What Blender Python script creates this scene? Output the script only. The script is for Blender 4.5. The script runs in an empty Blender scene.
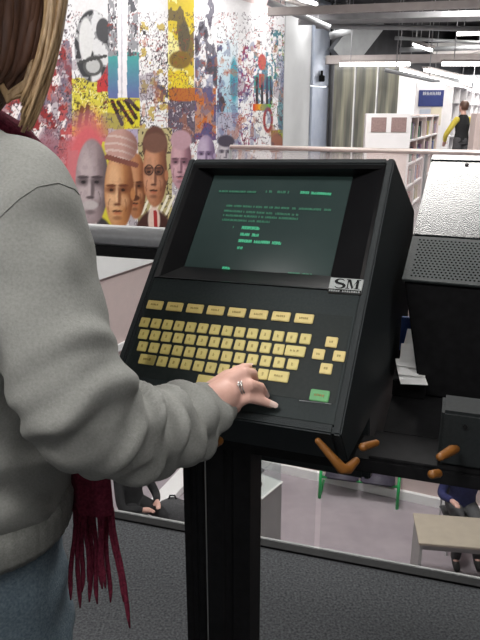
import bpy, bmesh, math, random
import numpy as np
from mathutils import Vector, Matrix, noise
from mathutils.bvhtree import BVHTree
random.seed(7)
rng = np.random.default_rng(7)
S = bpy.context.scene
COL = S.collection
R_ = math.radians

# ------------------------------------------------------------------ camera
F_PX, PITCH, EYE = 660.0, R_(17.5), 1.5
cd = bpy.data.cameras.new('camera')
cam = bpy.data.objects.new('camera', cd)
COL.objects.link(cam)
cam.location = (0, 0, EYE)
cam.rotation_euler = (math.pi / 2 - PITCH, 0, 0)
cd.sensor_fit = 'VERTICAL'
cd.sensor_height = 36
cd.lens = F_PX / 640 * 36
cd.clip_start = 0.02
cd.clip_end = 200
S.camera = cam
CP, SP = math.cos(PITCH), math.sin(PITCH)
EYEV = Vector((0, 0, EYE))


def at(x, y, d):
    """survey helper: the point seen at photo position x, y and distance d along the view axis"""
    X, U = float((x - 240) / F_PX), float((320 - y) / F_PX)
    return EYEV + float(d) * Vector((X, CP + U * SP, -SP + U * CP))


def onz(x, y, z):
    r = at(x, y, 1) - EYEV
    return EYEV + r * ((z - EYE) / r.z)


# ------------------------------------------------------------------ materials
def mat(name, col, rough=.6, metal=0, spec=.5, noise_s=0, noise_a=0, col2=None, bump=0, bump_s=200, coat=0, stretch=None,
        emit=None, emit_s=0):
    m = bpy.data.materials.new(name)
    m.use_nodes = True
    nt = m.node_tree
    b = nt.nodes['Principled BSDF']
    b.inputs['Base Color'].default_value = (*col, 1)
    b.inputs['Roughness'].default_value = rough
    b.inputs['Metallic'].default_value = metal
    b.inputs['Specular IOR Level'].default_value = spec
    b.inputs['Coat Weight'].default_value = coat
    if emit:
        b.inputs['Emission Color'].default_value = (*emit, 1)
        b.inputs['Emission Strength'].default_value = emit_s
    tc = None
    if noise_s or bump:
        tc = nt.nodes.new('ShaderNodeTexCoord')
        src = tc.outputs['Object']
        if stretch:
            mp = nt.nodes.new('ShaderNodeMapping')
            mp.inputs['Scale'].default_value = stretch
            nt.links.new(src, mp.inputs['Vector'])
            src = mp.outputs['Vector']
    if noise_s:
        n = nt.nodes.new('ShaderNodeTexNoise')
        n.inputs['Scale'].default_value = noise_s
        n.inputs['Detail'].default_value = 4
        nt.links.new(src, n.inputs['Vector'])
        r = nt.nodes.new('ShaderNodeValToRGB')
        r.color_ramp.elements[0].position = .3
        r.color_ramp.elements[1].position = .7
        c2 = col2 or tuple(min(1, c * (1 + noise_a)) for c in col)
        r.color_ramp.elements[0].color = (*col, 1)
        r.color_ramp.elements[1].color = (*c2, 1)
        nt.links.new(n.outputs['Fac'], r.inputs['Fac'])
        nt.links.new(r.outputs['Color'], b.inputs['Base Color'])
    if bump:
        n2 = nt.nodes.new('ShaderNodeTexNoise')
        n2.inputs['Scale'].default_value = bump_s
        n2.inputs['Detail'].default_value = 3
        nt.links.new(src, n2.inputs['Vector'])
        bp = nt.nodes.new('ShaderNodeBump')
        bp.inputs['Strength'].default_value = bump
        bp.inputs['Distance'].default_value = .002
        nt.links.new(n2.outputs['Fac'], bp.inputs['Height'])
        nt.links.new(bp.outputs['Normal'], b.inputs['Normal'])
    return m


def glass_mat(name, tint, refl=.06, haze=0, hazecol=(1, 1, 1)):
    m = bpy.data.materials.new(name)
    m.use_nodes = True
    nt = m.node_tree
    for n in list(nt.nodes):
        nt.nodes.remove(n)
    out = nt.nodes.new('ShaderNodeOutputMaterial')
    tr = nt.nodes.new('ShaderNodeBsdfTransparent')
    tr.inputs['Color'].default_value = (*tint, 1)
    gl = nt.nodes.new('ShaderNodeBsdfGlossy')
    gl.inputs['Roughness'].default_value = .03
    mx = nt.nodes.new('ShaderNodeMixShader')
    mx.inputs['Fac'].default_value = refl
    nt.links.new(tr.outputs[0], mx.inputs[1])
    nt.links.new(gl.outputs[0], mx.inputs[2])
    last = mx
    if haze:
        df = nt.nodes.new('ShaderNodeBsdfDiffuse')
        df.inputs['Color'].default_value = (*hazecol, 1)
        m2 = nt.nodes.new('ShaderNodeMixShader')
        m2.inputs['Fac'].default_value = haze
        nt.links.new(mx.outputs[0], m2.inputs[1])
        nt.links.new(df.outputs[0], m2.inputs[2])
        last = m2
    nt.links.new(last.outputs[0], out.inputs['Surface'])
    return m


def lamp_mat(name, col, s):
    m = bpy.data.materials.new(name)
    m.use_nodes = True
    b = m.node_tree.nodes['Principled BSDF']
    b.inputs['Base Color'].default_value = ((.8, .8, .8, 1) if s > .9 else (.02, .05, .035, 1))
    b.inputs['Emission Color'].default_value = (*col, 1)
    b.inputs['Emission Strength'].default_value = s
    return m


M = dict(
    carpet=mat('grey_carpet', (.027, .0285, .031), .95, noise_s=130, col2=(.085, .088, .094), bump=.7, bump_s=150, spec=.1),
    lower=mat('lilac_concrete', (.33, .29, .32), .55, noise_s=3.2, col2=(.42, .37, .40), spec=.3),
    ceil=mat('dark_ceiling', (.025, .025, .028), .9, noise_s=2, col2=(.045, .045, .05)),
    wall=mat('grey_wall', (.42, .42, .43), .8, noise_s=1.5, col2=(.46, .46, .47)),
    wallwhite=mat('white_wall', (.78, .77, .76), .7, noise_s=2, col2=(.82, .81, .80)),
    pink=mat('dusty_pink_plaster', (.60, .49, .475), .75, noise_s=6, col2=(.65, .52, .505)),
    darktile=mat('dark_speckled_plinth', (.12, .11, .11), .8, noise_s=30, col2=(.3, .28, .27)),
    white=mat('white_paint', (.85, .85, .85), .5, noise_s=8, col2=(.9, .9, .9)),
    trimgrey=mat('dull_grey_trim', (.22, .22, .22), .6, noise_s=60, col2=(.27, .27, .27)),
    silver=mat('brushed_silver', (.62, .63, .65), .3, .8, noise_s=60, col2=(.68, .69, .71)),
    silverblue=mat('blue_grey_metal', (.5, .56, .68), .4, .6, noise_s=4, col2=(.6, .65, .75)),
    panelgrey=mat('light_grey_panel', (.55, .56, .57), .6, noise_s=2, col2=(.6, .61, .62)),
    slate=mat('slate_housing', (.015, .019, .021), .6, spec=.2, noise_s=500, col2=(.024, .029, .031), bump=.35, bump_s=700),
    bezel=mat('black_gloss_bezel', (.006, .006, .007), .28, noise_s=40, col2=(.008, .008, .009), spec=.3),
    plate=mat('charcoal_key_plate', (.017, .023, .024), .55, noise_s=300, col2=(.024, .031, .032), spec=.12),
    overlay=mat('key_overlay_film', (.012, .0165, .0165), .5, noise_s=260, col2=(.017, .022, .0215), spec=.12),
    crt=mat('dark_green_screen_glass', (.02, .03, .03), .16, noise_s=14, col2=(.026, .038, .037), spec=.4,
            emit=(.15, .26, .235), emit_s=.055),
    crttext=lamp_mat('green_phosphor', (.07, .72, .36), .58),
    crtdim=lamp_mat('dim_green_phosphor', (.05, .55, .27), .26),
    key=mat('yellow_key', (.52, .435, .14), .5, noise_s=120, col2=(.58, .49, .165)),
    legend=mat('dark_legend', (.22, .16, .03), .6, noise_s=60, col2=(.26, .19, .04)),
    keyfn=mat('ochre_function_key', (.56, .44, .155), .5, noise_s=120, col2=(.62, .50, .18)),
    keygreen=mat('green_key', (.012, .20, .03), .45, noise_s=120, col2=(.016, .25, .036)),
    logo=mat('silver_logo_plate', (.25, .27, .27), .45, noise_s=400, col2=(.33, .35, .35)),
    black=mat('black_powdercoat', (.006, .006, .0065), .6, noise_s=80, col2=(.010, .010, .011), spec=.1),
    blackbox=mat('charcoal_box', (.011, .013, .014), .6, noise_s=200, col2=(.016, .019, .02), spec=.2),
    lacquer=mat('textured_grey_lacquer', (.012, .015, .0155), .25, noise_s=500, col2=(.022, .026, .027), bump=.16, bump_s=420, spec=.6),
    vent=mat('vent_grille_grey', (.028, .033, .034), .45, spec=.12, noise_s=400, col2=(.038, .044, .045), bump=.3, bump_s=600),
    hole=mat('vent_hole', (.002, .002, .002), .9, noise_s=50, col2=(.003, .003, .003), spec=0),
    orange=mat('orange_plastic', (.17, .062, .010), .45, noise_s=30, col2=(.21, .08, .013)),
    sweat=mat('grey_heather_fleece', (.225, .228, .215), .95, noise_s=420, col2=(.28, .283, .268), bump=.25, bump_s=500, spec=.15),
    rib=mat('grey_rib_knit', (.21, .215, .20), .95, noise_s=420, col2=(.30, .305, .285), bump=.5, bump_s=500, spec=.15),
    skin=mat('skin', (.62, .36, .295), .5, noise_s=60, col2=(.71, .44, .37), spec=.35),
    nail=mat('fingernail', (.74, .54, .48), .25, noise_s=60, col2=(.78, .60, .54)),
    denim=mat('blue_denim', (.075, .11, .14), .9, noise_s=300, col2=(.16, .205, .235), bump=.5, bump_s=500, spec=.15),
    scarf=mat('maroon_wool', (.06, .008, .018), .95, noise_s=260, col2=(.13, .018, .035), bump=.7, bump_s=400, spec=.1),
    hair=mat('dark_blonde_hair', (.20, .12, .055), .45, noise_s=60, col2=(.42, .29, .16), stretch=(3, 3, .15)),
    hairdark=mat('brown_hair', (.07, .035, .025), .5, noise_s=60, col2=(.15, .075, .05), stretch=(3, 3, .3)),
    cloth_black=mat('black_cloth', (.012, .012, .013), .9, noise_s=80, col2=(.02, .02, .022), bump=.3),
    cloth_grey=mat('dark_grey_cloth', (.06, .06, .065), .9, noise_s=60, col2=(.1, .1, .105), bump=.3),
    cloth_navy=mat('navy_cloth', (.02, .022, .09), .9, noise_s=40, col2=(.03, .035, .13), bump=.3),
    cloth_yellow=mat('yellow_sleeve', (.62, .50, .06), .85, noise_s=40, col2=(.7, .58, .1), bump=.3),
    cloth_pale=mat('pale_green_cloth', (.55, .56, .48), .9, noise_s=40, col2=(.62, .63, .55), bump=.3),
    shoe=mat('dark_shoe', (.02, .02, .02), .6, noise_s=40, col2=(.03, .03, .03)),
    green=mat('green_tube', (.015, .33, .09), .35, noise_s=20, col2=(.02, .38, .1)),
    pad=mat('purple_grey_pad', (.045, .039, .062), .6, noise_s=30, col2=(.06, .052, .08)),
    plinth=mat('grey_plinth', (.36, .36, .35), .6, noise_s=6, col2=(.40, .40, .39)),
    plinthtop=mat('white_plinth_top', (.8, .8, .78), .4, noise_s=6, col2=(.84, .84, .82)),
    acrylic=glass_mat('clear_acrylic', (.93, .95, .95), .08),
    barrier=glass_mat('barrier_glass', (.94, .95, .95), .035),
    barrierfar=glass_mat('far_barrier_glass', (.93, .93, .93), .03, .16, (.75, .66, .66)),
    table=mat('beige_laminate', (.42, .37, .30), .5, noise_s=12, col2=(.47, .41, .33)),
    railpink=mat('pale_copper_rail', (.70, .60, .57), .35, .7, noise_s=30, col2=(.75, .66, .63)),
    shelf=mat('white_steel_shelf', (.75, .73, .74), .5, noise_s=6, col2=(.8, .78, .79)),
    shelfpink=mat('pinkish_board', (.68, .56, .53), .6, noise_s=6, col2=(.74, .62, .59)),
    brownpanel=mat('brown_weave_panel', (.23, .15, .14), .7, noise_s=60, col2=(.32, .22, .21)),
    signblue=mat('navy_sign', (.022, .035, .14), .4, noise_s=6, col2=(.03, .045, .17)),
    beam=mat('grey_brown_steel', (.34, .30, .29), .6, noise_s=5, col2=(.4, .36, .35)),
    beamdark=mat('dark_grey_steel', (.20, .20, .21), .6, noise_s=5, col2=(.25, .25, .26)),
    duct=mat('duct_grey', (.30, .31, .32), .5, .3, noise_s=5, col2=(.36, .37, .38)),
    tube=lamp_mat('fluorescent_tube', (1, .98, .95), 9),
    window=lamp_mat('bright_window', (.92, .96, 1.0), 2.6),
    paper=mat('white_paper', (.8, .8, .8), .6, noise_s=20, col2=(.84, .84, .84)),
    paperred=mat('red_print', (.5, .04, .05), .6, noise_s=20, col2=(.55, .06, .07)),
    paperblue=mat('blue_print', (.03, .10, .45), .5, noise_s=20, col2=(.04, .13, .5)),
    ring=mat('silver_ring', (.8, .8, .8), .15, 1, noise_s=60, col2=(.85, .85, .85)),
)


def reflect_streak_mat():  # cream and dark streaks are glass reflections painted into the base colour
    m = mat('reflect_streak_glass', (.2, .2, .18), .25, spec=.6)
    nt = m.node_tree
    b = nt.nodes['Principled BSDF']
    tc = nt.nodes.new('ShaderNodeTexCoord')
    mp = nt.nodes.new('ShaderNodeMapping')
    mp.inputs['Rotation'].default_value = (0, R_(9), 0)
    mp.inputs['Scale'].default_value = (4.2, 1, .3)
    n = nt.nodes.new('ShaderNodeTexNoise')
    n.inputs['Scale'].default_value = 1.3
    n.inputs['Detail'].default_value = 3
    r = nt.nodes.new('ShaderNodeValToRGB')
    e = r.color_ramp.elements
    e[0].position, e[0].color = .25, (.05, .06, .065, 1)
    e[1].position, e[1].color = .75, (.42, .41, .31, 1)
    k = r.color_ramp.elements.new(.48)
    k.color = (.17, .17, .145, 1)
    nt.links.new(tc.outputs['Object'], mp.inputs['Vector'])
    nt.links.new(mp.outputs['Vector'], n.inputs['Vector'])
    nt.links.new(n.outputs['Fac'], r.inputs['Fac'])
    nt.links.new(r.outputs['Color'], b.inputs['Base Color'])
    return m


M['reflect_streak'] = reflect_streak_mat()


# ------------------------------------------------------------------ mesh helpers
class MB:
    def __init__(s):
        s.v, s.f, s.mi = [], [], []

    def add(s, vs, fs, mi=0):
        k = len(s.v)
        s.v += [tuple(v) for v in vs]
        s.f += [tuple(i + k for i in f) for f in fs]
        s.mi += [mi] * len(fs)
        return s

    def box(s, lo, hi, mi=0, mtx=None):
        (x0, y0, z0), (x1, y1, z1) = lo, hi
        vs = [Vector(p) for p in ((x0, y0, z0), (x1, y0, z0), (x1, y1, z0), (x0, y1, z0), (x0, y0, z1), (x1, y0, z1), (x1, y1, z1), (x0, y1, z1))]
        if mtx:
            vs = [mtx @ v for v in vs]
        return s.add(vs, [(0, 3, 2, 1), (4, 5, 6, 7), (0, 1, 5, 4), (1, 2, 6, 5), (2, 3, 7, 6), (3, 0, 4, 7)], mi)

    def prism(s, poly, a, b, fn, mi=0):
        """poly of 2D points extruded from a to b; fn(p, q, t) -> xyz"""
        n = len(poly)
        vs = [fn(p, q, a) for p, q in poly] + [fn(p, q, b) for p, q in poly]
        fs = [tuple(range(n))[::-1], tuple(range(n, 2 * n))]
        fs += [(i, (i + 1) % n, n + (i + 1) % n, n + i) for i in range(n)]
        return s.add(vs, fs, mi)

    def tube(s, pts, rad, seg=10, mi=0, caps=True):
        pts = [Vector(p) for p in pts]
        if not hasattr(rad, '__len__'):
            rad = [rad] * len(pts)
        n = len(pts)
        ref = None
        rings = []
        for i, p in enumerate(pts):
            t = (pts[min(i + 1, n - 1)] - pts[max(i - 1, 0)]).normalized()
            if ref is None:
                ref = t.orthogonal().normalized()
            ref = (ref - t * ref.dot(t)).normalized()
            bi = t.cross(ref)
            rings.append([p + rad[i] * (math.cos(2 * math.pi * j / seg) * ref + math.sin(2 * math.pi * j / seg) * bi) for j in range(seg)])
        vs = [v for r in rings for v in r]
        fs = [(i * seg + j, i * seg + (j + 1) % seg, (i + 1) * seg + (j + 1) % seg, (i + 1) * seg + j) for i in range(n - 1) for j in range(seg)]
        if caps:
            fs += [tuple(range(seg))[::-1], tuple((n - 1) * seg + j for j in range(seg))]
        return s.add(vs, fs, mi)

    def capsule(s, pts, rad, seg=14, mi=0):
        """tube with rounded ends"""
        pts = [Vector(p) for p in pts]
        a = (pts[0] - pts[1]).normalized()
        b = (pts[-1] - pts[-2]).normalized()
        P, Q = [], []
        for k in (0, 20, 40, 60, 78):
            P.append(pts[0] + a * rad[0] * math.cos(R_(k)))
            Q.append(rad[0] * max(.05, math.sin(R_(k))))
        P += pts
        Q += list(rad)
        for k in (78, 60, 40, 20, 0):
            P.append(pts[-1] + b * rad[-1] * math.cos(R_(k)))
            Q.append(rad[-1] * max(.05, math.sin(R_(k))))
        return s.tube(P, Q, seg, mi)

    def loft(s, secs, seg=40, mi=0, caps=True):
        """secs: (centre, vec_a, vec_b) ellipses"""
        vs = []
        for c, a, b in secs:
            for j in range(seg):
                t = 2 * math.pi * j / seg
                vs.append(Vector(c) + math.cos(t) * Vector(a) + math.sin(t) * Vector(b))
        n = len(secs)
        fs = [(i * seg + j, i * seg + (j + 1) % seg, (i + 1) * seg + (j + 1) % seg, (i + 1) * seg + j) for i in range(n - 1) for j in range(seg)]
        if caps:
            fs += [tuple(range(seg))[::-1], tuple((n - 1) * seg + j for j in range(seg))]
        return s.add(vs, fs, mi)

    def ball(s, c, r, mi=0, seg=16, rings=10):
        c = Vector(c)
        r = Vector(r) if hasattr(r, '__len__') else Vector((r, r, r))
        vs = [c + Vector((0, 0, r.z))]
        for i in range(1, rings):
            a = math.pi * i / rings
            for j in range(seg):
                t = 2 * math.pi * j / seg
                vs.append(c + Vector((r.x * math.sin(a) * math.cos(t), r.y * math.sin(a) * math.sin(t), r.z * math.cos(a))))
        vs.append(c - Vector((0, 0, r.z)))
        fs = [(0, 1 + j, 1 + (j + 1) % seg) for j in range(seg)]
        for i in range(rings - 2):
            for j in range(seg):
                a, b = 1 + i * seg + j, 1 + i * seg + (j + 1) % seg
                fs.append((a, a + seg, b + seg, b))
        k = len(vs) - 1
        fs += [(k, 1 + (rings - 2) * seg + (j + 1) % seg, 1 + (rings - 2) * seg + j) for j in range(seg)]
        return s.add(vs, fs, mi)

    def mesh(s, name):
        me = bpy.data.meshes.new(name)
        me.from_pydata(s.v, [], s.f)
        me.polygons.foreach_set('material_index', s.mi)
        bm = bmesh.new()
        bm.from_mesh(me)
        bmesh.ops.recalc_face_normals(bm, faces=bm.faces)
        bm.to_mesh(me)
        bm.free()
        me.update()
        return me

    def build(s, name, mats, parent=None, smooth=False, bevel=0, bseg=2):
        me = s.mesh(name)
        if bevel:
            bm = bmesh.new()
            bm.from_mesh(me)
            ed = [e for e in bm.edges if len(e.link_faces) == 2 and e.calc_face_angle(0) > R_(28)]
            bmesh.ops.bevel(bm, geom=ed, offset=bevel, segments=bseg, affect='EDGES', clamp_overlap=True)
            bm.to_mesh(me)
            bm.free()
        return link(name, me, mats, parent, smooth)


def link(name, me, mats, parent=None, smooth=False):
    if not isinstance(mats, (list, tuple)):
        mats = [mats]
    for m in mats:
        me.materials.append(m)
    if smooth:
        me.polygons.foreach_set('use_smooth', [True] * len(me.polygons))
    o = bpy.data.objects.new(name, me)
    COL.objects.link(o)
    if parent:
        o.parent = parent
    return o


def voxel(mb, size, it=3):
    """union of overlapping shapes into one continuous surface"""
    me = mb.mesh('tmp')
    o = bpy.data.objects.new('tmp', me)
    COL.objects.link(o)
    md = o.modifiers.new('r', 'REMESH')
    md.mode = 'VOXEL'
    md.voxel_size = size
    dg = bpy.context.evaluated_depsgraph_get()
    dg.update()
    new = bpy.data.meshes.new_from_object(o.evaluated_get(dg))
    bpy.data.objects.remove(o)
    bm = bmesh.new()
    bm.from_mesh(new)
    for _ in range(it):
        bmesh.ops.smooth_vert(bm, verts=bm.verts, factor=.5, use_axis_x=True, use_axis_y=True, use_axis_z=True)
    bm.to_mesh(new)
    bm.free()
    new.materials.clear()
    return new


def thing(name, label, cat, loc=(0, 0, 0), rz=0, group=None):
    o = bpy.data.objects.new(name, None)
    COL.objects.link(o)
    o.empty_display_size = .05
    o.location = loc
    o.rotation_euler = (0, 0, rz)
    return tag(o, label, cat, group)


def tag(o, label, cat, group=None):
    o['label'] = label
    o['category'] = cat
    if group:
        o['group'] = group
    return o


def struct(o):
    o['kind'] = 'structure'
    return o


def copy_tree(o, parent=None):
    c = o.copy()
    COL.objects.link(c)
    if parent:
        c.parent = parent
    for ch in list(o.children):
        copy_tree(ch, c)
    return c


def seg_box(mb, p0, p1, half_w, z0, z1, mi=0):
    """upright slab along p0-p1"""
    p0, p1 = Vector(p0).to_2d(), Vector(p1).to_2d()
    d = (p1 - p0).normalized()
    n = Vector((-d.y, d.x)) * half_w
    q = [p0 - n, p1 - n, p1 + n, p0 + n]
    vs = [(a.x, a.y, z0) for a in q] + [(a.x, a.y, z1) for a in q]
    return mb.add(vs, [(0, 3, 2, 1), (4, 5, 6, 7), (0, 1, 5, 4), (1, 2, 6, 5), (2, 3, 7, 6), (3, 0, 4, 7)], mi)


def area(name, loc, target, size, power, col=(1, .97, .93), sy=None):
    l = bpy.data.lights.new(name, 'AREA')
    l.shape = 'RECTANGLE'
    l.size, l.size_y = size, sy or size
    l.energy = power
    l.color = col
    o = bpy.data.objects.new(name, l)
    COL.objects.link(o)
    o.location = loc
    o.rotation_euler = (Vector(target) - Vector(loc)).to_track_quat('-Z', 'Y').to_euler()
    return o


# ------------------------------------------------------------------ setting
ED = Vector((.956, -.292, 0)).normalized()      # gallery edge runs left-right
EN = Vector((.292, .956, 0)).normalized()       # across the void
E0 = Vector((.065, 2.04, 0))
LOW = -3.6


def P2(s, n, z=0):
    """point s along the near edge, n beyond it"""
    q = E0 + ED * s + EN * n
    return Vector((q.x, q.y, z))


def slab(name, pts, z0, z1, m):
    mb = MB()
    n = len(pts)
    mb.add([(p[0], p[1], z0) for p in pts] + [(p[0], p[1], z1) for p in pts],
           [tuple(range(n))[::-1], tuple(range(n, 2 * n))] + [(i, (i + 1) % n, n + (i + 1) % n, n + i) for i in range(n)])
    return struct(mb.build(name, m))


a, b = P2(-7, 0), P2(7, 0)
slab('floor', [a, b, (8.5, -3.5), (-7, -3.5)], -.35, 0, M['carpet'])
# far gallery and the floor of the hall below
FE = [Vector((-.12, 8.55, 0)), Vector((3.2, 7.05, 0)), Vector((7.5, 5.2, 0))]
MD = Vector((.4695, .883, 0)).normalized()      # mural wall direction
MN = Vector((.883, -.4695, 0)).normalized()     # mural wall normal (towards the void)
MQ = Vector((-1.99, 11.3, 0))


def mur(t, z, off=0):
    q = MQ + MD * t + MN * off
    return Vector((q.x, q.y, z))


g0 = FE[0]
gal = [g0, FE[1], FE[2], (16, 5.2), (16, 34), (10.5, 34), (3.1, 20.2), mur(8.9, 0, .6), (g0.x + .3, g0.y + 1.2)]
slab('floor_gallery', gal, -.4, 0, mat('gallery_carpet', (.16, .15, .16), .9, noise_s=60, col2=(.2, .19, .2)))
slab('floor_lower', [(-8, -3.5), (16, -3.5), (16, 34), (-8, 34)], LOW - .2, LOW, M['lower'])
slab('ceiling', [(-8, -3.5), (16, -3.5), (16, 34), (-8, 34)], 4.3, 4.5, M['ceil'])


def wall(name, p0, p1, z0, z1, m, hw=.08):
    return struct(seg_box(MB(), p0, p1, hw, z0, z1).build(name, m))


wall('wall_back', (-8, -3.5), (16, -3.5), LOW, 4.3, M['wall'])
wall('wall_left', (-8, -3.5), (-8, 34), LOW, 4.3, M['wall'])
wall('wall_right', (16, -3.5), (16, 34), LOW, 4.3, M['wallwhite'])
wall('wall_far', (-8, 34), (16, 34), LOW, 3.2, M['wallwhite'])
wall('wall_far_upper', (-8, 34), (16, 34), 3.2, 4.3, M['ceil'])
# wall below the far gallery
wall('wall_under_gallery', FE[0] + Vector((.1, .52, 0)), FE[2] + Vector((.1, .52, 0)), LOW, -.4, M['pink'])
wall('baseboard_under_gallery', FE[0] + Vector((.08, .41, 0)), FE[2] + Vector((.08, .41, 0)), LOW, LOW + .13, M['white'], .03)
# mural wall
wall('wall_mural', mur(-9, 0, -.12), mur(6.52, 0, -.12), LOW, 4.3, M['pink'], .1)
wall('trim_ledge', mur(-9, 0, .02), mur(6.52, 0, .02), -1.14, -.72, M['white'], .03)
wall('trim_band', mur(-9, 0, .0), mur(6.52, 0, .0), -2.54, -2.42, M['white'], .03)
wall('baseboard_mural', mur(-9, 0, .02), mur(6.52, 0, .02), LOW, -2.66, M['darktile'], .035)
# pale panel and metal pillar beyond the mural
wall('wall_panel', mur(6.54, 0, -.1), mur(8.2, 0, -.1), LOW, 4.3, M['panelgrey'], .1)
mb = MB()
seg_box(mb, mur(8.24, 0, -.06), mur(9.4, 0, -.06), .12, LOW, 2.15)
seg_box(mb, mur(8.24, 0, -.06), mur(9.4, 0, -.06), .12, 2.19, 4.3)
struct(mb.build('wall_pillar', M['silverblue']))
mb = MB()
mb.tube([mur(9.55, -.4, .15), mur(9.55, 4.3, .15)], .11, 16)
struct(mb.build('trim_column', M['beamdark'], smooth=True))
o = thing('ceiling_speaker', 'small black spotlight bracket fixed to the silver pillar', 'spotlight', mur(8.75, 2.42, .10))
mb = MB()
mb.box((-.08, -.07, -.14), (.08, .07, .02))
mb.build('lamp_body', M['black'], o, bevel=.02)
MB().tube([(0, 0, .0), (0, .0, .14)], .035, 10).build('bracket', M['black'], o)
o.name = 'spotlight'

# ------------------------------------------------------------------ near glass barrier
bar = thing('glass_barrier', 'glass balustrade with thick silver handrail directly behind the terminals', 'balustrade', E0)
ang = math.atan2(ED.y, ED.x)
bar.rotation_euler = (0, 0, ang)
hr = MB()
hr.tube([(-4.6, .03, 1.099), (6.5, .03, 1.099)], .037, 24)
hr.build('handrail', M['silver'], bar, smooth=True)
MB().box((-4.6, .008, 1.030), (6.5, .052, 1.066)).build('rail_channel', M['black'], bar, bevel=.002)
k = -4.58
while k < 6.3:
    MB().box((k, .024, .0125), (k + 1.58, .036, 1.031)).build('glass_panel', M['barrier'], bar)
    k += 1.6
MB().box((-4.6, .0285, 0), (6.5, .042, .010)).build('floor_channel', M['trimgrey'], bar, bevel=.002)
MB().box((-4.6, -.008, 0), (6.5, .028, .008)).build('shadow_strip', M['black'], bar)  # black strip laid in for the dark shadow line beside the trim

# far balustrade
fb = thing('far_balustrade', 'far balustrade with pale copper rail across the void in front of shelves', 'balustrade', FE[0])
r0 = Vector((0, .08, 0))
pts = [r0, FE[1] - FE[0] + r0, FE[2] - FE[0] + r0]
mb = MB()
mb.tube([p + Vector((0, 0, 1.075)) for p in pts], .03, 16)
mb.build('handrail', M['railpink'], fb, smooth=True)
for i in range(2):
    A, B = pts[i], pts[i + 1]
    n = 3
    for j in range(n):
        p, q = A.lerp(B, j / n), A.lerp(B, (j + .985) / n)
        seg_box(MB(), p, q, .006, .02, 1.04).build('glass_panel', M['barrierfar'], fb)
    for j in range(n):
        p = A.lerp(B, j / n)
        MB().box((p.x - .02, p.y - .005, 0), (p.x + .02, p.y + .035, 1.05)).build('post', M['silver'], fb)

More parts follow.
